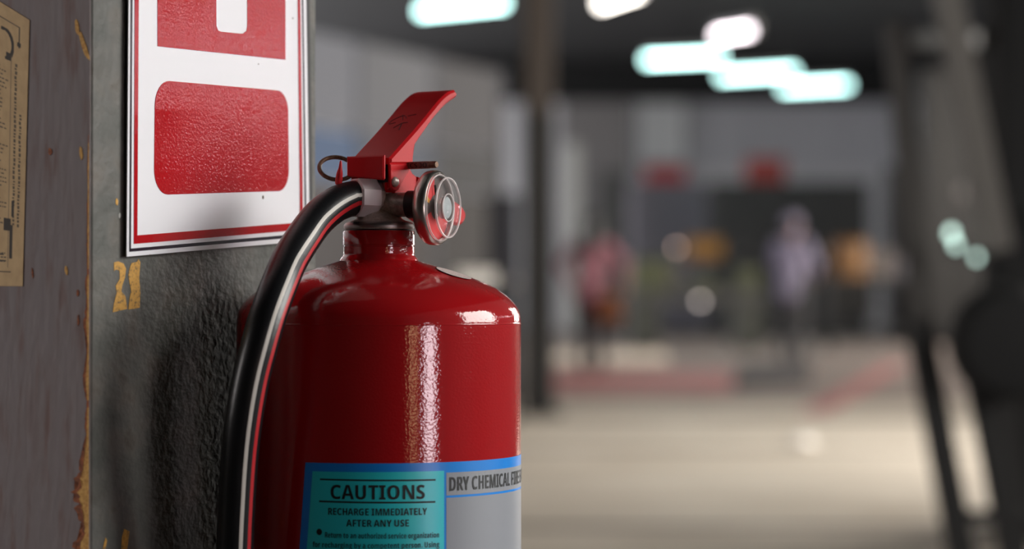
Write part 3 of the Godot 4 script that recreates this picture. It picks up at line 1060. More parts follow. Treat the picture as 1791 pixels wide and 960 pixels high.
func build_handles(root: Node3D) -> void:
	var psi := deg_to_rad(35.0)
	var d := Vector3(sin(psi), 0, -cos(psi))             # along the handles, away to the right
	var w := Vector3(cos(psi), 0, sin(psi))              # across them, to the right and towards the camera
	var wide := 0.0285
	var front := Vector3(axis.x, 0, axis.z) - d * 0.0102
	var right := front + w * wide * 0.5                  # the right cheek's plane
	var flat := func(outline: Array, p: Vector3) -> Array:
		var o := []
		for q in outline:
			var v := on_plane(q.x, q.y, p, w) - right
			o.append(Vector2(v.dot(d), v.y))
		return o
	# local x along d, y up, z = d x up
	var frame := Transform3D(Basis(d, Vector3.UP, d.cross(Vector3.UP)), right)
	# d x up points along +w or -w; the slab runs from z=0 to depth
	var sgn := 1.0 if d.cross(Vector3.UP).dot(w) > 0 else -1.0
	var slab := func(outline: Array, from: float, to: float, bevel: float) -> Geo:   # between two distances inwards from the right cheek
		var z := -to if sgn > 0 else from
		return extrude(flat.call(outline, right), to - from, bevel, frame * Transform3D(Basis(), Vector3(0, 0, z)))
	var top := smooth_2d([Vector2(683, 276), Vector2(705, 251.5), Vector2(726, 228), Vector2(747, 203), Vector2(763, 183), Vector2(774, 171), Vector2(786, 161), Vector2(797, 157)], 4)
	var low := smooth_2d([Vector2(800.5, 163), Vector2(800, 169), Vector2(790, 176), Vector2(778, 186), Vector2(763, 203), Vector2(747, 225), Vector2(731, 248), Vector2(725.5, 260), Vector2(724, 287)], 4)
	var lever := obj("lever", slab.call(top + low + [Vector2(683, 287)], 0.0, wide, 0.0013), M.lever, root)
	tag(lever, "red operating lever, raised")
	var lobe := [Vector2(682.5, 286), Vector2(724, 286), Vector2(719, 296), Vector2(712, 306), Vector2(703, 322), Vector2(699, 331), Vector2(693, 335), Vector2(687, 333), Vector2(683.5, 326)]
	obj("cheek", slab.call(lobe, 0.0, 0.0022, 0.0006), M.lever, lever)
	obj("cheek", slab.call(lobe, wide - 0.0022, wide, 0.0006), M.lever, lever)
	obj("slit_block", slab.call([Vector2(690, 283), Vector2(719, 283), Vector2(714, 300), Vector2(702, 318), Vector2(690, 318)], 0.0024, wide - 0.0024, 0.0005), M.black, lever)  # black block added inside so the slit by the front plate stays dark
	# front plate, folded down from the lever's top
	var fx := Transform3D(Basis(w, Vector3.UP, -d), front - d * -0.0008)
	if w.cross(Vector3.UP).dot(-d) < 0:
		fx = Transform3D(Basis(-w, Vector3.UP, -d), front - d * -0.0008)
	var py0 := yy(317.0)
	var py1 := yy(274.0)
	var half := wide / 2
	var fp := [Vector2(-half + 0.0019, py0 + 0.0008), Vector2(-half + 0.0027, py0), Vector2(half - 0.0014, py0 + 0.0024), Vector2(half, py0 + 0.003), Vector2(half, py1), Vector2(-half + 0.0019, py1)]
	if (fx.basis.x).dot(w) > 0:
		for k in fp.size():
			fp[k].x = -fp[k].x
	obj("front_plate", extrude(fp, 0.0024, 0.0008, fx), M.lever, lever)
	# rivet
	var rc := on_plane(690.5, 318, right, w)
	obj("rivet", Geo.new().add(lathe([Vector2(0.0029, 0.0), Vector2(0.0028, 0.0007), Vector2(0.0022, 0.0014), Vector2(0.0012, 0.0018), Vector2(0.0001, 0.0019)], 24, 50.0), Transform3D(Basis(d, w, d.cross(w)), rc)), M.bronze, lever)
	# pen scribble on the lever's top: strokes a tenth of a millimetre proud
	var on_top := func(sx: float, sy: float) -> Vector3:   # sx across from the right cheek 0..1, sy pixel height on the right edge
		var best: Vector2 = top[0]
		for k in top.size() - 1:
			if top[k].y >= sy and top[k + 1].y < sy:
				best = top[k].lerp(top[k + 1], inverse_lerp(top[k].y, top[k + 1].y, sy))
		return on_plane(best.x, best.y, right, w) - w * wide * sx
	var pen := Geo.new()
	for st in [[[0.68, 212], [0.83, 214], [0.80, 207], [0.62, 200], [0.5, 205]], [[0.66, 199], [0.55, 208]], [[0.5, 201], [0.32, 199]], [[0.62, 222], [0.5, 214], [0.36, 213]], [[0.5, 214], [0.43, 226]]]:
		var path := []
		for q in st:
			path.append(on_top.call(q[0], q[1]) + Vector3(-0.35, 0.9, 0.3).normalized() * 0.0001)
		pen.add(tube(smooth_path(path, 4), 0.00022, 6))
	obj("pen_mark", pen, M.pen, lever)
	# the fixed carrying handle
	var cheek := [Vector2(687, 331), Vector2(689, 318), Vector2(700, 300), Vector2(714, 290), Vector2(722, 289), Vector2(724, 296), Vector2(729, 304), Vector2(738, 311), Vector2(748, 319), Vector2(752, 330), Vector2(752, 356), Vector2(742, 350), Vector2(728, 344), Vector2(700, 340)]
	var grip := smooth_2d([Vector2(735, 309), Vector2(748, 317), Vector2(766, 330), Vector2(786, 344), Vector2(803, 355), Vector2(813, 364), Vector2(817, 375), Vector2(815, 386), Vector2(808, 393), Vector2(798, 393), Vector2(782, 383), Vector2(764, 369), Vector2(748, 357), Vector2(735, 347)], 3)
	var carry := Geo.new()
	carry.add(slab.call(cheek, 0.0024, 0.0046, 0.0006))
	carry.add(slab.call(cheek, wide - 0.0046, wide - 0.0024, 0.0006))
	carry.add(slab.call(grip, 0.0003, wide - 0.0003, 0.0014))
	tag(obj("carry_handle", carry, M.lever, root), "red fixed carrying handle under the lever")
	# safety pin: rod across the cheeks, ring on the far side
	var pc := on_plane(716, 289.5, right, w)
	var out := pc + w * 0.0192
	var inn := pc - w * (wide + 0.012)
	var pin := obj("safety_pin", tube([inn, pc + w * 0.001, out - w * 0.0006, out], [0.00195, 0.00195, 0.00195, 0.0016], 20), M.rust_wire, root)
	tag(pin, "rusty safety pin through the handles")
	obj("paper_wrap", tube([pc + w * 0.0012, pc + w * 0.0145], 0.0021, 20), mat(rgb(124, 92, 84), 0.7), pin)
	var wrap_text := Geo.new()
	var pts := letters("CSDO", 700)
	for k in range(0, pts.size(), 3):
		var id := []
		for q in 3:
			var p: Vector2 = pts[k + q]
			var a := lerpf(-0.75, 0.6, p.y)
			var nn := (Vector3.UP * sin(a) + (-d) * cos(a))
			id.append(wrap_text.vert(pc + w * lerpf(0.002, 0.0138, p.x) + nn * 0.00216, nn))
		wrap_text.tri(id[0], id[1], id[2])
	obj("lettering", wrap_text, M.ink, pin)
	var rn := Vector3(0.12, 0.72, 0.68).normalized()
	var rx := Vector3.UP.cross(rn).normalized()
	var ry := rn.cross(rx)
	var ro := at(588.5, 294.5, AXIS_DEPTH + 0.004)
	var ring := []
	for k in 48:
		var a := TAU * k / 48
		ring.append(ro + (rx * cos(a) + ry * sin(a)) * 0.0097)
	obj("ring", tube(ring, 0.0012, 12, rn, true), M.rust_wire, pin)
	# red plastic seal tie
	obj("seal_tie", tube(smooth_path([at(596, 281, 1.337), at(595.5, 292, 1.336), at(594, 303, 1.336), at(592, 322, 1.338)], 4), [0.0004, 0.0006, 0.0008, 0.0009, 0.0010, 0.0011, 0.0013, 0.0015, 0.0018, 0.0019, 0.0020, 0.0020, 0.0018], 10), M.dial_red, root)

func build_hose(root: Node3D) -> void:
	var odir := Vector3(-0.85, 0.02, 0.53).normalized()
	var oc := Vector3(axis.x, yy(347.5), axis.z)
	# crimped ferrule with flats
	var fer := Geo.new()
	var fr := frames([oc, oc + odir], Vector3.UP)
	var b: Basis = fr[0]
	var flatsided := []
	for k in 8:
		var a := TAU * (k + 0.5) / 8
		flatsided.append(Vector2(cos(a), sin(a)) * 0.0115)
	fer.add(extrude(flatsided, 0.0125, 0.0008, Transform3D(Basis(b.x, b.y, b.z), oc + odir * 0.0035)))
	var lip := []
	for k in 8:
		lip.append(flatsided[k] * 0.86)
	fer.add(extrude(lip, 0.004, 0.0006, Transform3D(b, oc + odir * 0.0005)))
	var pts := [oc + odir * 0.012, at(607, 349.5, 1.339), at(583, 360, 1.329), at(556, 382.5, 1.317), at(530.5, 416, 1.302), at(507.5, 453, 1.287), at(489, 496, 1.272), at(470, 548, 1.261), at(454, 603, 1.256), at(439, 662, 1.255), at(427, 730, 1.256), at(419, 800, 1.26), at(414, 880, 1.264), at(411, 960, 1.268), at(410, 1060, 1.272), at(412, 1180, 1.276)]
	var path := smooth_path(pts, 6)
	var hr := 0.0099
	var hose := obj("hose", tube(path, hr, 28, Vector3.UP), M.rubber, root)
	tag(hose, "black rubber hose with a white and a red stripe")
	obj("ferrule", fer, M.alu, hose)
	# raised stripes laid where the photo shows them: (pixel offsets from the hose's middle, as a share of its radius)
	var stripe := func(lines: Array, half: float, m: Material) -> void:
		var g := Geo.new()
		var fr2 := frames(path, Vector3.UP)
		var along := lines.size() - 1
		for k in path.size():
			var f := float(k) / (path.size() - 1) * along
			var lo := int(minf(f, along - 1))
			var s: float = lerpf(lines[lo], lines[lo + 1], f - lo)
			var eye := (EYE - path[k]).normalized()
			var t: Vector3 = fr2[k].z
			eye = (eye - t * eye.dot(t)).normalized()
			var side := t.cross(eye)
			if side.x < 0: side = -side
			var a0 := asin(clampf(s, -1, 1))
			for e in [-1, -0.5, 0.5, 1]:
				var a: float = a0 + e * half
				var nn := eye * cos(a) + side * sin(a)
				g.vert(path[k] + nn * (hr + (0.00035 if absf(e) < 0.9 else 0.0)), nn)
		for k in path.size() - 1:
			for s in 3:
				g.quad(k * 4 + s, k * 4 + s + 1, k * 4 + s + 5, k * 4 + s + 4)
		obj("stripe", g, m, hose)
	stripe.call([-0.2, -0.1, 0.15, 0.26, 0.32, 0.36, 0.35, 0.33, 0.33, 0.33, 0.33, 0.33, 0.32, 0.3, 0.3, 0.3], 0.105, M.stripe_white)
	stripe.call([0.25, 0.36, 0.6, 0.7, 0.76, 0.8, 0.8, 0.79, 0.78, 0.78, 0.78, 0.77, 0.76, 0.75, 0.75, 0.75], 0.13, M.stripe_red)

func build_label(root: Node3D) -> void:
	var tl := on_cyl(534.5, 808)
	var ytop := on_cyl(663, 810.5).y
	tl.y = ytop
	var bottom := 0.42
	var slant := 0.17                       # the left edge leans: radians per metre
	var left := func(y: float) -> float: return tl.x - (ytop - y) * slant * 6.0
	var right := deg_to_rad(150)
	var lab := obj("caution_label", cyl_patch(Vector2(tl.x, ytop), Vector2(right, ytop), Vector2(right, bottom), Vector2(left.call(bottom), bottom), 0.00012, 60), M.label_blue, root)
	tag(lab, "blue label with teal caution panel and grey panel")
	var t0 := on_cyl(544.5, 826)
	var yt := on_cyl(663, 825.5).y
	var split0 := on_cyl(776.5, 826).x
	var split1 := on_cyl(780.5, 826).x
	var inner := t0.x + 0.01
	obj("caution_panel", cyl_patch(Vector2(inner, yt), Vector2(split0, yt), Vector2(split0, bottom + 0.006), Vector2(inner - (yt - bottom) * slant * 6.0, bottom + 0.006), 0.0002, 32), M.label_teal, lab)
	var ys := on_cyl(781, 870.5).y
	obj("title_strip", cyl_patch(Vector2(split1, on_cyl(781, 826.5).y), Vector2(right - 0.05, on_cyl(781, 826.5).y), Vector2(right - 0.05, on_cyl(781, 866.5).y), Vector2(split1, on_cyl(781, 866.5).y), 0.0002, 40), M.label_grey, lab)
	obj("grey_panel", cyl_patch(Vector2(split1, ys), Vector2(right - 0.05, ys), Vector2(right - 0.05, bottom + 0.006), Vector2(split1, bottom + 0.006), 0.0002, 40), M.label_grey, lab)
	var rule := func(x0: float, x1: float, y: float, h: float) -> void:
		var a := on_cyl(x0, y)
		var b := on_cyl(x1, y + 1.0)
		obj("rule", cyl_patch(a, b, b - Vector2(0, h), a - Vector2(0, h), 0.0003, 16), M.ink, lab)
	rule.call(560, 761.5, 836.5, 0.0009)
	rule.call(558.5, 761, 875.0, 0.0009)
	obj("lettering", px_text("CAUTIONS", 700, 579, 742.5, 847.5, 872.5), M.ink, lab)
	obj("lettering", px_text("RECHARGE IMMEDIATELY", 700, 574.5, 746.5, 888, 900), M.ink, lab)
	obj("lettering", px_text("AFTER ANY USE", 700, 606, 715, 908.5, 920.5), M.ink, lab)
	obj("lettering", px_text("Return to an authorized service organization", 700, 569, 767.5, 930, 943), M.ink_soft, lab)
	obj("lettering", px_text("for recharging by a competent person. Using", 700, 547.5, 768, 946.5, 959.5), M.ink_soft, lab)
	var dot := on_cyl(559, 930)
	var g := Geo.new()
	var c := g.vert(cyl(dot.x, dot.y, 0.0004), Vector3(sin(dot.x), 0, cos(dot.x)))
	var ids := []
	for k in 20:
		var a := TAU * k / 20
		ids.append(g.vert(cyl(dot.x + cos(a) * 0.0016 / R, dot.y + sin(a) * 0.0017, 0.0004), Vector3(sin(dot.x), 0, cos(dot.x))))
	for k in 20:
		g.tri(c, ids[k], ids[(k + 1) % 20])
	obj("bullet", g, M.ink, lab)
	var q0 := on_cyl(786, 834.5)
	var q1 := on_cyl(786, 858.5)
	var a1 := deg_to_rad(116)
	obj("lettering", cyl_text("DRY CHEMICAL FIRE EXTINGUISHER", 700, q0, Vector2(a1, q0.y), Vector2(a1, q1.y), q1, 0.0004), M.ink, lab)

# ---------------------------------------------------------------- lamps under the roof
func lamp(a: Vector3, b: Vector3, c: Color, l: float, r: float, label: String) -> void:
	var root := thing("ceiling_lamp", (a + b) / 2, label, "lamp")
	var up := Vector3.UP
	var h := 0.09
	obj("housing", bar(a + up * (r + h / 2), b + up * (r + h / 2), 0.16, h), M.frame, root)
	obj("tube", tube([a, b], r, 16), glow(c, l), root)
	var d := (b - a).normalized()
	for s in [0.15, 0.85]:
		var p := a.lerp(b, s)
		obj("hanger", rod(p + up * (r + h), Vector3(p.x, 5.6, p.z), 0.008, 8), M.dark_steel, root)
	for s in [a - d * 0.02, b]:
		obj("end_cap", tube([s, s + d * 0.02], r + 0.01, 16), M.frame, root)
	var al := AreaLight3D.new()
	al.name = "light"
	al.area_size = Vector2(a.distance_to(b), r * 2)
	al.area_normalize_energy = false
	al.light_energy = l * 2.0 / PI
	al.light_color = c
	al.area_range = 60.0
	al.area_attenuation = 2.0
	al.shadow_enabled = true
	root.add_child(al)
	var side := up.cross(d).normalized()
	al.basis = Basis(d, side.cross(d) if false else d.cross(up).normalized(), up).orthonormalized() if d.cross(d.cross(up)).dot(up) > 0 else Basis(d, -d.cross(up).normalized(), up).orthonormalized()
	al.position = Vector3(0, -r - 0.01, 0)

func build_lamps() -> void:
	var cyan := Color(0.80, 1.0, 0.98)
	var warm := Color(1.0, 0.97, 0.93)
	lamp(at(733, 20, 32), at(884, 5, 32), cyan, 9.0, 0.05, "bright fluorescent lamp left of the brown post")
	lamp(at(1052, 6, 30.8), at(1125, -18, 29.4), warm, 12.0, 0.05, "warm white fluorescent lamp running away just right of brown post")
	lamp(at(1128, 105, 38.7), at(1262, 99, 38.7), cyan, 9.0, 0.05, "leftmost of three stepped bluish fluorescent lamps over the hall")
	lamp(at(1258, 133, 41), at(1390, 125, 41), cyan, 8.0, 0.05, "middle of three stepped bluish fluorescent lamps over the hall")
	lamp(at(1367, 154, 43.7), at(1484, 148, 43.7), cyan, 8.0, 0.05, "rightmost and farthest of three stepped bluish fluorescent lamps")
	lamp(at(1255, 62, 36.2), at(1318, 52, 35.2), Color(1.0, 0.95, 0.97), 10.0, 0.05, "pinkish white lamp running away above the stepped bluish lamps")

# ---------------------------------------------------------------- people
func person(where: Vector3, turn: float, h: float, skin: Color, shirt: Color, trousers: Color, hair: Color, arms: Array, cap: bool, label: String) -> Node3D:
	var root := thing("person", where, label, "person", "", turn)
	# arms: [left elbow, left wrist, right elbow, right wrist] as shares of the height; +z is forwards, +x the person's left
	var P := func(x: float, y: float, z: float) -> Vector3: return Vector3(x, y, z) * h
	var hip := [P.call(0.05, 0.52, 0), P.call(-0.05, 0.52, 0)]
	var knee := [P.call(0.055, 0.285, 0.012), P.call(-0.06, 0.285, 0.02)]
	var ank := [P.call(0.055, 0.045, -0.012), P.call(-0.065, 0.045, 0.0)]
	var sh := [P.call(0.105, 0.81, 0), P.call(-0.105, 0.81, 0)]
	var waist: Vector3 = P.call(0, 0.6, 0)
	var chest: Vector3 = P.call(0, 0.75, 0.008)
	var neck: Vector3 = P.call(0, 0.855, 0.0)
	var head: Vector3 = P.call(0, 0.93, 0.012)
	var caps := []
	for s in 2:
		caps.append([hip[s], knee[s], 0.052 * h, 0.032 * h])
		caps.append([knee[s], knee[s].lerp(ank[s], 0.4), 0.031 * h, 0.032 * h])
		caps.append([knee[s].lerp(ank[s], 0.4), ank[s], 0.032 * h, 0.02 * h])
		caps.append([ank[s], ank[s] + P.call(0, -0.025, 0.075), 0.022 * h, 0.018 * h])
		caps.append([sh[s], arms[s * 2] * h, 0.028 * h, 0.022 * h])
		caps.append([arms[s * 2] * h, arms[s * 2 + 1] * h, 0.022 * h, 0.015 * h])
		caps.append([sh[s], chest, 0.034 * h, 0.06 * h])
	caps.append([P.call(0, 0.53, 0), waist, 0.085 * h, 0.07 * h])
	caps.append([waist, chest, 0.07 * h, 0.082 * h])
	caps.append([chest, neck, 0.05 * h, 0.032 * h])
	caps.append([neck, head, 0.031 * h, 0.036 * h])
	caps.append([head + P.call(0, 0.012, -0.008), head + P.call(0, -0.03, 0.018), 0.052 * h, 0.036 * h])
	caps.append([head + P.call(0, -0.002, 0.05), head + P.call(0, -0.014, 0.058), 0.005 * h, 0.008 * h])
	for s in [-1, 1]:
		caps.append([head + P.call(0.05 * s, 0.004, -0.004), head + P.call(0.052 * s, -0.014, 0.0), 0.008 * h, 0.006 * h])
	var skin_m := mat(skin, 0.6)
	skin_m.subsurf_scatter_enabled = true
	skin_m.subsurf_scatter_strength = 0.1
	var whole := body_mesh(caps, 0.02, 0.013)
	for s in 2:                                   # hands: palm, four fingers, thumb
		var wr: Vector3 = arms[s * 2 + 1] * h
		var dir: Vector3 = (wr - arms[s * 2] * h).normalized()
		var across := dir.cross(Vector3(1 if s == 0 else -1, 0, 0.2)).normalized()
		var palm_n := dir.cross(across)
		var hc := []
		var tip := wr + dir * 0.075
		hc.append([wr, wr + dir * 0.02, 0.024, 0.024])
		hc.append([wr + dir * 0.03 - across * 0.02, tip - across * 0.026, 0.014, 0.013])
		hc.append([wr + dir * 0.03 + across * 0.02, tip + across * 0.026, 0.014, 0.013])
		for q in 4:
			var b0 := tip + across * (-0.030 + q * 0.020)
			var l: float = [0.062, 0.074, 0.078, 0.068][q]
			var m := b0 + dir * l * 0.55 + palm_n * 0.008
			hc.append([b0, m, 0.0092, 0.0085])
			hc.append([m, m + dir * l * 0.4 + palm_n * 0.018, 0.0085, 0.0072])
		var tb := wr + dir * 0.03 + across * 0.026
		hc.append([tb, tb + across * 0.024 + dir * 0.026 + palm_n * 0.006, 0.0125, 0.010])
		hc.append([tb + across * 0.024 + dir * 0.026 + palm_n * 0.006, tb + across * 0.03 + dir * 0.056 + palm_n * 0.012, 0.010, 0.008])
		whole.add(body_mesh(hc, 0.006, 0.005))
	obj("body", whole, skin_m, root, true)
	# clothes follow the body a little outside it
	var up := []
	up.append([P.call(0, 0.5, 0), waist, 0.1 * h, 0.084 * h])
	up.append([waist, chest, 0.084 * h, 0.095 * h])
	up.append([chest, neck - P.call(0, 0.02, 0), 0.062 * h, 0.04 * h])
	for s in 2:
		up.append([sh[s], chest, 0.042 * h, 0.07 * h])
		up.append([sh[s], arms[s * 2] * h, 0.038 * h, 0.031 * h])
		up.append([arms[s * 2] * h, (arms[s * 2] * h).lerp(arms[s * 2 + 1] * h, 0.7), 0.031 * h, 0.024 * h])
	obj("shirt", body_mesh(up, 0.02, 0.013), mat(shirt, 0.85), root, true)
	var lowr := [[hip[0], hip[1], 0.068 * h, 0.068 * h]]
	for s in 2:
		lowr.append([hip[s], knee[s], 0.062 * h, 0.043 * h])
		lowr.append([knee[s], ank[s] + P.call(0, -0.012, 0), 0.042 * h, 0.034 * h])
	obj("trousers", body_mesh(lowr, 0.014, 0.013), mat(trousers, 0.85), root, true)
	for s in 2:
		var sole: Vector3 = ank[s] + P.call(0, -0.026, 0)
		obj("shoe", body_mesh([[sole + P.call(0, 0, -0.02), sole + P.call(0, -0.001, 0.09), 0.027 * h, 0.022 * h], [sole, sole + P.call(0, 0.012, 0), 0.028 * h, 0.026 * h]], 0.012, 0.008), mat(rgb(32, 30, 30), 0.6), root, true)
	var hc2 := [[head + P.call(0, 0.026, -0.02), head + P.call(0, 0.02, -0.014), 0.062 * h, 0.06 * h], [head + P.call(0, 0.0, -0.034), head + P.call(0, -0.05, -0.032), 0.056 * h, 0.05 * h]]
	if cap:
		hc2.pop_back()
		obj("cap", body_mesh([[head + P.call(0, 0.034, -0.006), head + P.call(0, 0.03, -0.004), 0.058 * h, 0.058 * h], [head + P.call(-0.02, 0.028, 0.06), head + P.call(0.02, 0.028, 0.06), 0.014 * h, 0.014 * h]], 0.012, 0.009), mat(shirt, 0.85), root, true)
		obj("hair", body_mesh([[head + P.call(0, -0.004, -0.026), head + P.call(0, -0.02, -0.024), 0.042 * h, 0.034 * h]], 0.01, 0.009), mat(hair, 0.6), root, true)
	else:
		hc2.append([head + P.call(0, 0.0, -0.03), head + P.call(0, -0.13, -0.062), 0.068 * h, 0.055 * h])
		obj("hair", body_mesh(hc2, 0.012, 0.009), mat(hair, 0.55), root, true)
	for s in [-1, 1]:
		obj("eye", ball(head + P.call(0.019 * s, 0.006, 0.047), Vector3.ONE * 0.006 * h, 12), mat(rgb(50, 40, 36), 0.3), root, true)
	obj("mouth", ball(head + P.call(0, -0.033, 0.05), Vector3(0.013, 0.003, 0.004) * h, 12), mat(rgb(140, 78, 72), 0.5), root, true)
	return root

# ---------------------------------------------------------------- the blurred hall
func cabinet(called: String, x0: float, x1: float, ytop: float, depth: float, thick: float, m: Material, doors: int, label: String, category: String) -> Node3D:
	var c := floor_at((x0 + x1) / 2, depth)
	var w := (x1 - x0) / F * depth
	var h := EYE.y + (HORIZON - ytop) / F * depth
	var root := thing(called, c + Vector3(0, 0, -thick / 2), label, category)
	obj("carcass", box(Vector3(0, h / 2 + 0.03, 0), Vector3(w, h - 0.06, thick), 0.01), m, root, true)
	obj("plinth", box(Vector3(0, 0.03, 0), Vector3(w * 0.96, 0.06, thick * 0.92), 0.004), M.black_paint, root, true)
	for k in doors:
		var dw := w / doors
		var dx := -w / 2 + dw * (k + 0.5)
		var door := obj("door", box(Vector3(dx, h / 2 + 0.03, thick / 2 + 0.012), Vector3(dw - 0.03, h - 0.14, 0.024), 0.006), m, root, true)
		obj("handle", box(Vector3(dx + dw * 0.36, h * 0.55, thick / 2 + 0.04), Vector3(0.03, 0.16, 0.03), 0.006), M.steel_dull, door, true)
	return root

func crate(called: String, x0: float, x1: float, y0: float, y1: float, depth: float, thick: float, m: Material, label: String, category: String, lid := true) -> Node3D:
	var a := at(x0, y1, depth)
	var b := at(x1, y0, depth)
	var w := b.x - a.x
	var h := b.y - a.y
	var root := thing(called, Vector3((a.x + b.x) / 2, a.y, -depth - thick / 2), label, category)
	obj("box_body", box(Vector3(0, h * 0.5, 0), Vector3(w, h, thick), minf(w, h) * 0.05), m, root, true)
	if lid:
		obj("lid", box(Vector3(0, h * 0.9, 0), Vector3(w + 0.02, h * 0.16, thick + 0.02), minf(w, h) * 0.04), m, root, true)
	return root

func build_background() -> void:
	# grey partition on the left, running away to the right
	var p0 := floor_at(470, 17.4)
	var p1 := floor_at(872, 21.3)
	var along := (p1 - p0).normalized()
	var out := Vector3.UP.cross(along)
	if out.z < 0: out = -out
	var part := thing("partition", p0, "pale grey partition with blue band behind the extinguisher's handle", "partition")
	var len_ := p0.distance_to(p1)
	var strip := func(called: String, y0: float, y1: float, s0: float, s1: float, m: Material, t: float) -> void:
		var c := p0 + along * (s0 + s1) / 2 + Vector3.UP * (y0 + y1) / 2
		obj(called, box(c, Vector3(s1 - s0, y1 - y0, t), 0.006, atan2(-along.z, along.x)), m, part)
	var pale := mat(rgb(94, 97, 106), 0.8)
	for k in 3:
		var s0 := len_ * k / 3.0
		var s1 := len_ * (k + 1) / 3.0
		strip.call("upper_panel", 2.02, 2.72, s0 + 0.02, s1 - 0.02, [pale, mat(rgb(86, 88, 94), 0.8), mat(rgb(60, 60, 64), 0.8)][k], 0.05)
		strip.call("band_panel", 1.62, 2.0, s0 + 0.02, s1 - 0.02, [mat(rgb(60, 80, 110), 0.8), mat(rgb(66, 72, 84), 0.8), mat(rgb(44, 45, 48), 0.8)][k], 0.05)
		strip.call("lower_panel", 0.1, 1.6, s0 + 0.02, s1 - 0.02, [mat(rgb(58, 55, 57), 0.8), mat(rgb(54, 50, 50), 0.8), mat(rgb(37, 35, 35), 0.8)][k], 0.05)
	for k in 4:
		strip.call("post", 0.0, 2.74, len_ * k / 3.0 - 0.02, len_ * k / 3.0 + 0.02, pale, 0.09)
	cabinet("dark_cabinet", 852, 908, 340, 17.0, 0.5, mat(rgb(34, 34, 42), 0.7), 1, "dark navy cabinet standing left of the brown post", "cabinet")
	# trolley with a white carton beside the partition
	var tp := floor_at(835, 14.0)
	var tr := thing("trolley", tp + Vector3(0, 0, -0.25), "dark steel trolley behind the extinguisher, carrying a white carton", "trolley")
	var ty := EYE.y + (HORIZON - 502.0) / F * 14.0
	obj("shelf", box(Vector3(0, ty - 0.02, 0), Vector3(0.5, 0.04, 0.5), 0.006), M.dark_steel, tr, true)
	obj("shelf", box(Vector3(0, 0.2, 0), Vector3(0.5, 0.03, 0.5), 0.006), M.dark_steel, tr, true)
	for sx in [-1, 1]:
		for sz in [-1, 1]:
			obj("leg", rod(Vector3(0.23 * sx, 0.06, 0.23 * sz), Vector3(0.23 * sx, ty - 0.03, 0.23 * sz), 0.014), M.dark_steel, tr, true)
			obj("wheel", Geo.new().add(lathe([Vector2(0.001, -0.012), Vector2(0.035, -0.012), Vector2(0.04, -0.006), Vector2(0.04, 0.006), Vector2(0.035, 0.012), Vector2(0.001, 0.012)], 20), Transform3D(Basis(Vector3.FORWARD, PI / 2), Vector3(0.23 * sx, 0.04, 0.23 * sz))), M.black, tr, true)
	crate("white_carton", 800, 866, 472, 502, 14.06, 0.3, mat(rgb(216, 212, 206), 0.8), "white carton on the trolley behind the extinguisher", "carton")
	# brown post
	var pp := floor_at(942, 15.0)
	var post := thing("roof_post", pp, "brown square roof post, dark painted below, right of the extinguisher", "post")
	post.set_meta("kind", "structure")
	obj("base_plate", box(Vector3(0, 0.015, 0), Vector3(0.3, 0.03, 0.3), 0.004), M.dark_steel, post, true)
	obj("lower_shaft", box(Vector3(0, 0.95, 0), Vector3(0.19, 1.84, 0.19), 0.01), mat(rgb(22, 20, 18), 0.8), post, true)
	obj("upper_shaft", box(Vector3(0, 3.73, 0), Vector3(0.18, 3.72, 0.18), 0.01), mat(rgb(50, 41, 34), 0.7), post, true)
	# far wall things
	var back := 51.98
	var wb := thing("white_board", at(1157, 286, back), "white rectangular board high on the far wall", "board")  # white board standing in for a bright window on the far wall
	var wc := at(1157, 229, back)
	obj("panel", box(wc, Vector3(84 / F * back, 112 / F * back, 0.03), 0.005), mat(rgb(236, 238, 238), 0.7), wb)
	for s in [-1, 1]:
		obj("frame_bar", box(wc + Vector3(s * 43 / F * back, 0, 0.01), Vector3(0.05, 116 / F * back, 0.05), 0.005), M.frame, wb)
		obj("frame_bar", box(wc + Vector3(0, s * 57 / F * back, 0.01), Vector3(84 / F * back, 0.05, 0.05), 0.005), M.frame, wb)
	var band := thing("wall_panel", at(1400, 292, back), "long pale grey panel on the far wall under the lamps", "panel")
	var pm := mat(rgb(176, 176, 180), 0.8)
	for k in 4:
		obj("sheet", box(at(1262 + k * 84, 236, back), Vector3(82 / F * back, 112 / F * back, 0.04), 0.006), pm, band)
	# cabinets and machines along the far side
	setting("wall_pier", box(at(1043, 515, 50.5) + Vector3(0, 2.05, 0), Vector3(122 / F * 50.5, 5.58, 0.4), 0.01), mat(rgb(112, 109, 108), 0.8), "grey wall pier at the far wall right of the brown post", "pier")
	cabinet("grey_cabinet", 1102, 1234, 318, 46.0, 0.8, mat(rgb(122, 118, 126), 0.7), 3, "wide grey cabinet beneath the white board at the far wall", "cabinet")
	crate("red_box", 1132, 1200, 292, 318, 46.06, 0.6, mat(rgb(176, 60, 64), 0.7), "red box lying on top of the wide grey cabinet", "box")
	var press := cabinet("press_machine", 1246, 1520, 318, 43.0, 1.4, mat(rgb(38, 38, 38), 0.7), 4, "long black machine housing behind the worker in lavender", "machine")
	obj("control_panel", box(Vector3(-0.6, 1.9, 0.74), Vector3(0.7, 0.4, 0.05), 0.01), M.dark_steel, press, true)
	crate("red_bin", 1308, 1374, 276, 318, 43.06, 0.5, mat(rgb(132, 46, 42), 0.7), "dark red bin on top of the long black machine", "bin")
	cabinet("grey_locker", 1556, 1612, 290, 38.0, 0.5, mat(rgb(46, 44, 43), 0.7), 2, "tall dim grey locker left of the dark frame stand", "locker")
	cabinet("dark_rack", 1616, 1840, 120, 36.0, 0.6, mat(rgb(34, 33, 32), 0.8), 3, "tall charcoal storage unit behind the dark frame stand", "storage unit")
	cabinet("tool_chest", 1782, 1930, 660, 7.4, 0.4, mat(rgb(26, 25, 25), 0.8), 1, "low black tool chest behind the frame stand's right leg", "chest")
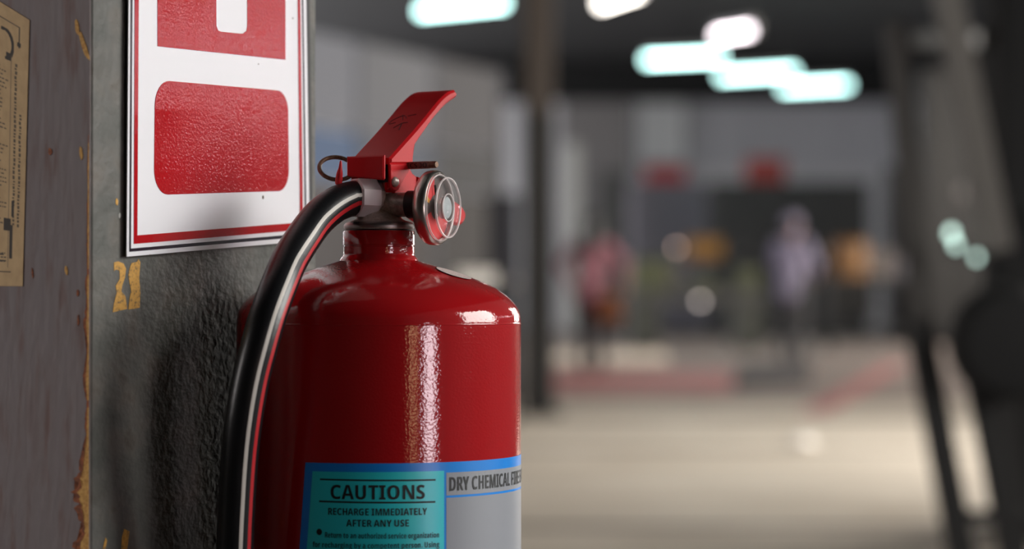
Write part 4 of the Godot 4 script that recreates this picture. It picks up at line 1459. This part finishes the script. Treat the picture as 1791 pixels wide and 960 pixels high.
	cabinet("pale_locker", 986, 1016, 250, 44.0, 0.5, mat(rgb(164, 164, 160), 0.7), 1, "tall pale locker just right of the brown post", "locker")
	cabinet("charcoal_locker", 1052, 1096, 300, 44.5, 0.5, mat(rgb(70, 70, 70), 0.7), 1, "charcoal locker between the pale locker and wide grey cabinet", "locker")
	# lathe
	var lp := floor_at(1215, 33.0)
	var lathe_ := thing("lathe", lp, "olive green workshop lathe behind the person in pink", "lathe")
	var olive := mat(rgb(72, 76, 52), 0.6)
	obj("bed", box(Vector3(0, 0.72, 0), Vector3(1.9, 0.18, 0.4), 0.02), mat(rgb(70, 70, 68), 0.6), lathe_, true)
	for s in [-0.7, 0.72]:
		obj("pedestal", box(Vector3(s, 0.315, 0), Vector3(0.42, 0.63, 0.42), 0.02), mat(rgb(56, 58, 52), 0.6), lathe_, true)
	obj("headstock", box(Vector3(-0.62, 1.02, 0), Vector3(0.55, 0.44, 0.4), 0.04), olive, lathe_, true)
	obj("chuck", Geo.new().add(lathe([Vector2(0.001, 0), Vector2(0.13, 0), Vector2(0.14, 0.02), Vector2(0.14, 0.12), Vector2(0.1, 0.14), Vector2(0.001, 0.14)], 28), Transform3D(Basis(Vector3.FORWARD, PI / 2), Vector3(-0.34, 1.03, 0))), M.steel_dull, lathe_, true)
	obj("carriage", box(Vector3(0.1, 0.9, 0.02), Vector3(0.36, 0.16, 0.5), 0.02), olive, lathe_, true)
	obj("tailstock", box(Vector3(0.72, 0.96, 0), Vector3(0.3, 0.3, 0.26), 0.03), olive, lathe_, true)
	var glint := func(px: float, py: float, depth: float, c: Color, l: float, r: float, parent: Node3D) -> void:
		obj("glint_ball", ball(at(px, py, depth), Vector3.ONE * r, 16), glow(c, l), parent)  # glowing ball standing in for a specular glint, no real lamp
	var glint_z := 32.78
	obj("glint_rod", rod(Vector3(-0.62, 1.2, 0.2), at(1183, 433, glint_z) - lp, 0.012), M.dark_steel, lathe_, true)  # rod added to carry the glint ball
	glint.call(1183, 433, glint_z, Color(1, 0.86, 0.8), 2.6, 0.03, lathe_)
	glint.call(1225, 527, 32.74, Color(1, 0.94, 0.92), 3.8, 0.03, lathe_)
	crate("yellow_box", 1204, 1262, 418, 452, 32.9, 0.36, mat(rgb(120, 84, 22), 0.7), "yellow box standing on the olive green lathe", "box")
	# bench on the right with drum and cartons
	var bp := floor_at(1525, 33.0)
	var bench := thing("work_bench", bp, "black steel work bench left of the dark frame stand", "bench")
	var bt := EYE.y + (HORIZON - 486.0) / F * 33.0
	obj("bench_top", box(Vector3(0, bt - 0.03, 0), Vector3(1.35, 0.06, 0.7), 0.01), M.dark_steel, bench, true)
	obj("shelf", box(Vector3(0, 0.25, 0), Vector3(1.2, 0.04, 0.6), 0.01), M.dark_steel, bench, true)
	obj("drawer_unit", box(Vector3(-0.32, bt - 0.28, 0.02), Vector3(0.6, 0.44, 0.6), 0.01), M.black_paint, bench, true)
	for sx in [-1, 1]:
		for sz in [-1, 1]:
			obj("leg", box(Vector3(0.62 * sx, (bt - 0.06) / 2, 0.3 * sz), Vector3(0.06, bt - 0.06, 0.06), 0.006), M.dark_steel, bench, true)
	var drum := thing("yellow_drum", Vector3(at(1486, 486, 33).x, bt, -33), "round yellow drum on the black work bench", "drum")
	obj("shell", lathe([Vector2(0.001, 0), Vector2(0.225, 0), Vector2(0.235, 0.01), Vector2(0.23, 0.02), Vector2(0.23, 0.16), Vector2(0.24, 0.17), Vector2(0.24, 0.19), Vector2(0.23, 0.2), Vector2(0.23, 0.46), Vector2(0.235, 0.48), Vector2(0.22, 0.5), Vector2(0.21, 0.48), Vector2(0.001, 0.48)], 36, 50.0), mat(rgb(108, 70, 17), 0.6), drum, true)
	obj("bung", lathe([Vector2(0.04, 0.48), Vector2(0.04, 0.5), Vector2(0.03, 0.51), Vector2(0.001, 0.51)], 16), M.dark_steel, drum, true)
	crate("pale_carton", 1524, 1562, 440, 485.6, 33.0, 0.34, mat(rgb(112, 104, 100), 0.8), "pale brown carton beside the yellow drum", "carton")
	crate("lilac_carton", 1566, 1594, 452, 485.6, 33.0, 0.3, mat(rgb(86, 84, 92), 0.8), "small lilac grey carton at the bench's right end", "carton")
	# floor markings, cardboard, dark sheet, scrap
	var red_paint := mat(rgb(168, 108, 106), 0.5)
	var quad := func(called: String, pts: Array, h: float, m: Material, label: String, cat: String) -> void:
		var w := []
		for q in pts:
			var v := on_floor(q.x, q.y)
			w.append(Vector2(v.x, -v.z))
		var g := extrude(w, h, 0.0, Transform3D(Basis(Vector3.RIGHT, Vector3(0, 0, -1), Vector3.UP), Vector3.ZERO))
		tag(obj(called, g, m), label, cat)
	quad.call("floor_marking", [Vector2(930, 650), Vector2(1282, 650), Vector2(1290, 686), Vector2(930, 686)], 0.002, red_paint, "broad faded red band painted across the floor beside the brown post", "marking")
	quad.call("floor_marking", [Vector2(1396, 722), Vector2(1452, 722), Vector2(1588, 636), Vector2(1552, 636)], 0.002, red_paint, "slanting red line painted on the floor towards the dark frame stand", "marking")
	quad.call("dark_floor_sheet", [Vector2(1280, 680), Vector2(1412, 676), Vector2(1420, 632), Vector2(1300, 634)], 0.012, mat(rgb(40, 33, 33), 0.8), "thin dark sheet on the floor at the red band's right end", "mat")  # thin dark sheet added to darken this piece of floor
	quad.call("bright_floor_sheet", [Vector2(966, 636), Vector2(1172, 636), Vector2(1163, 616), Vector2(974, 616)], 0.01, mat(rgb(216, 200, 182), 0.8), "cream cardboard sheet standing for bright floor behind the person in pink", "patch")  # cream sheet standing in for a brightly lit stretch of floor
	var lump := thing("white_lump", on_floor(1401, 782), "flattened white scrap lying alone on the beige floor", "paper")
	obj("lump_body", ball(Vector3(0, 0.025, 0), Vector3(0.07, 0.025, 0.07), 9), mat(rgb(240, 236, 230), 0.7), lump, true)  # white lump added to make the soft bright disc
	# people
	var pink := person(floor_at(1033, 23.6), 2.9, 1.52, rgb(150, 104, 92), rgb(152, 102, 113), rgb(44, 42, 46), rgb(22, 20, 20), [Vector3(0.2, 0.69, 0.03), Vector3(0.17, 0.57, 0.14), Vector3(-0.21, 0.7, 0.02), Vector3(-0.2, 0.56, 0.12)], false, "person with black hair in pink shirt and dark trousers, seen from behind")
	var bag := thing("shoulder_bag", floor_at(1064, 23.4) + Vector3(0, 0.47, 0), "orange bag held by the person in pink", "bag")
	obj("pouch", body_mesh([[Vector3(-0.07, 0.08, 0), Vector3(0.07, 0.08, 0), 0.07, 0.07], [Vector3(-0.06, 0.22, 0), Vector3(0.06, 0.22, 0), 0.05, 0.05]], 0.04, 0.012), mat(rgb(118, 66, 28), 0.8), bag, true)
	obj("strap", tube(smooth_path([Vector3(-0.06, 0.25, 0), Vector3(-0.03, 0.38, -0.03), Vector3(0.03, 0.38, -0.03), Vector3(0.06, 0.25, 0)], 6), 0.008, 8), mat(rgb(120, 66, 30), 0.8), bag, true)
	person(floor_at(1385, 27.0), 2.6, 1.62, rgb(140, 104, 92), rgb(138, 132, 154), rgb(66, 66, 68), rgb(26, 24, 24), [Vector3(0.15, 0.67, 0.05), Vector3(0.1, 0.6, 0.17), Vector3(-0.15, 0.67, 0.06), Vector3(-0.1, 0.6, 0.18)], true, "person in lavender cap and shirt with grey trousers before the long black machine")
	build_stand()

# the dark frame stand at the right edge
func build_stand() -> void:
	var d0 := 6.4
	var root := thing("frame_stand", floor_at(1745, d0), "dark steel frame stand with grey brace and round motor at the right edge", "stand")
	var m := mat(rgb(24, 23, 22), 0.7, 0.1)
	var far := d0 + 0.55
	obj("leg", bar(floor_at(1688, d0), at(1606, 560, d0), 0.075, 0.05), m, root)
	obj("upright", bar(at(1618, 620, d0 + 0.02), at(1566, 40, d0 + 0.02), 0.06, 0.05), mat(rgb(58, 55, 52), 0.7, 0.1), root)
	obj("leg", bar(floor_at(1778, d0), at(1690, 560, d0), 0.07, 0.05), m, root)
	obj("leg", bar(floor_at(1786, far), at(1700, 60, far), 0.05, 0.04), m, root)
	obj("leg", bar(floor_at(1860, far), at(1800, 60, far), 0.05, 0.04), m, root)
	obj("crossbar", bar(at(1680, 903, d0), at(1862, 903, d0), 0.04, 0.035), m, root)
	obj("crossbar", bar(at(1570, 70, d0), at(1704, 70, far), 0.05, 0.05), m, root)
	obj("brace", bar(at(1650, -40, d0 - 0.1), at(1748, 440, d0 - 0.1), 0.075, 0.05), mat(rgb(88, 84, 79), 0.6), root)
	tag(root.get_child(root.get_child_count() - 1), "grey slanting brace")
	obj("upper_panel", box(at(1800, 150, d0 + 0.2), Vector3(0.22, 0.75, 0.3), 0.02), M.black_paint, root)
	var mc := at(1762, 600, d0 - 0.05)
	var motor := obj("motor_housing", Geo.new().add(lathe([Vector2(0.001, -0.14), Vector2(0.1, -0.14), Vector2(0.135, -0.11), Vector2(0.15, -0.05), Vector2(0.15, 0.08), Vector2(0.13, 0.12), Vector2(0.05, 0.14), Vector2(0.001, 0.14)], 40, 40.0), Transform3D(Basis(Vector3.RIGHT, PI / 2), mc)), M.black_paint, root)
	obj("cooling_rib", Geo.new().add(lathe([Vector2(0.15, -0.02), Vector2(0.158, -0.015), Vector2(0.158, -0.005), Vector2(0.15, 0.0)], 40), Transform3D(Basis(Vector3.RIGHT, PI / 2), mc)), M.dark_steel, motor)
	obj("mount", box(at(1770, 480, d0), Vector3(0.14, 0.3, 0.12), 0.01), M.black_paint, root)
	for q in [[1664, 408, 0.011], [1672, 428, 0.009], [1708, 450, 0.008]]:
		obj("glow_bead", ball(at(q[0], q[1], d0 - 0.12), Vector3(1, 1.3, 1) * q[2], 16), glow(Color(0.86, 1.0, 0.95), 2.6), root)  # glowing beads added for the pale green bright spots
	obj("bead_arm", bar(at(1652, 436, d0 - 0.1), at(1790, 452, d0 - 0.1), 0.02, 0.02), m, root)
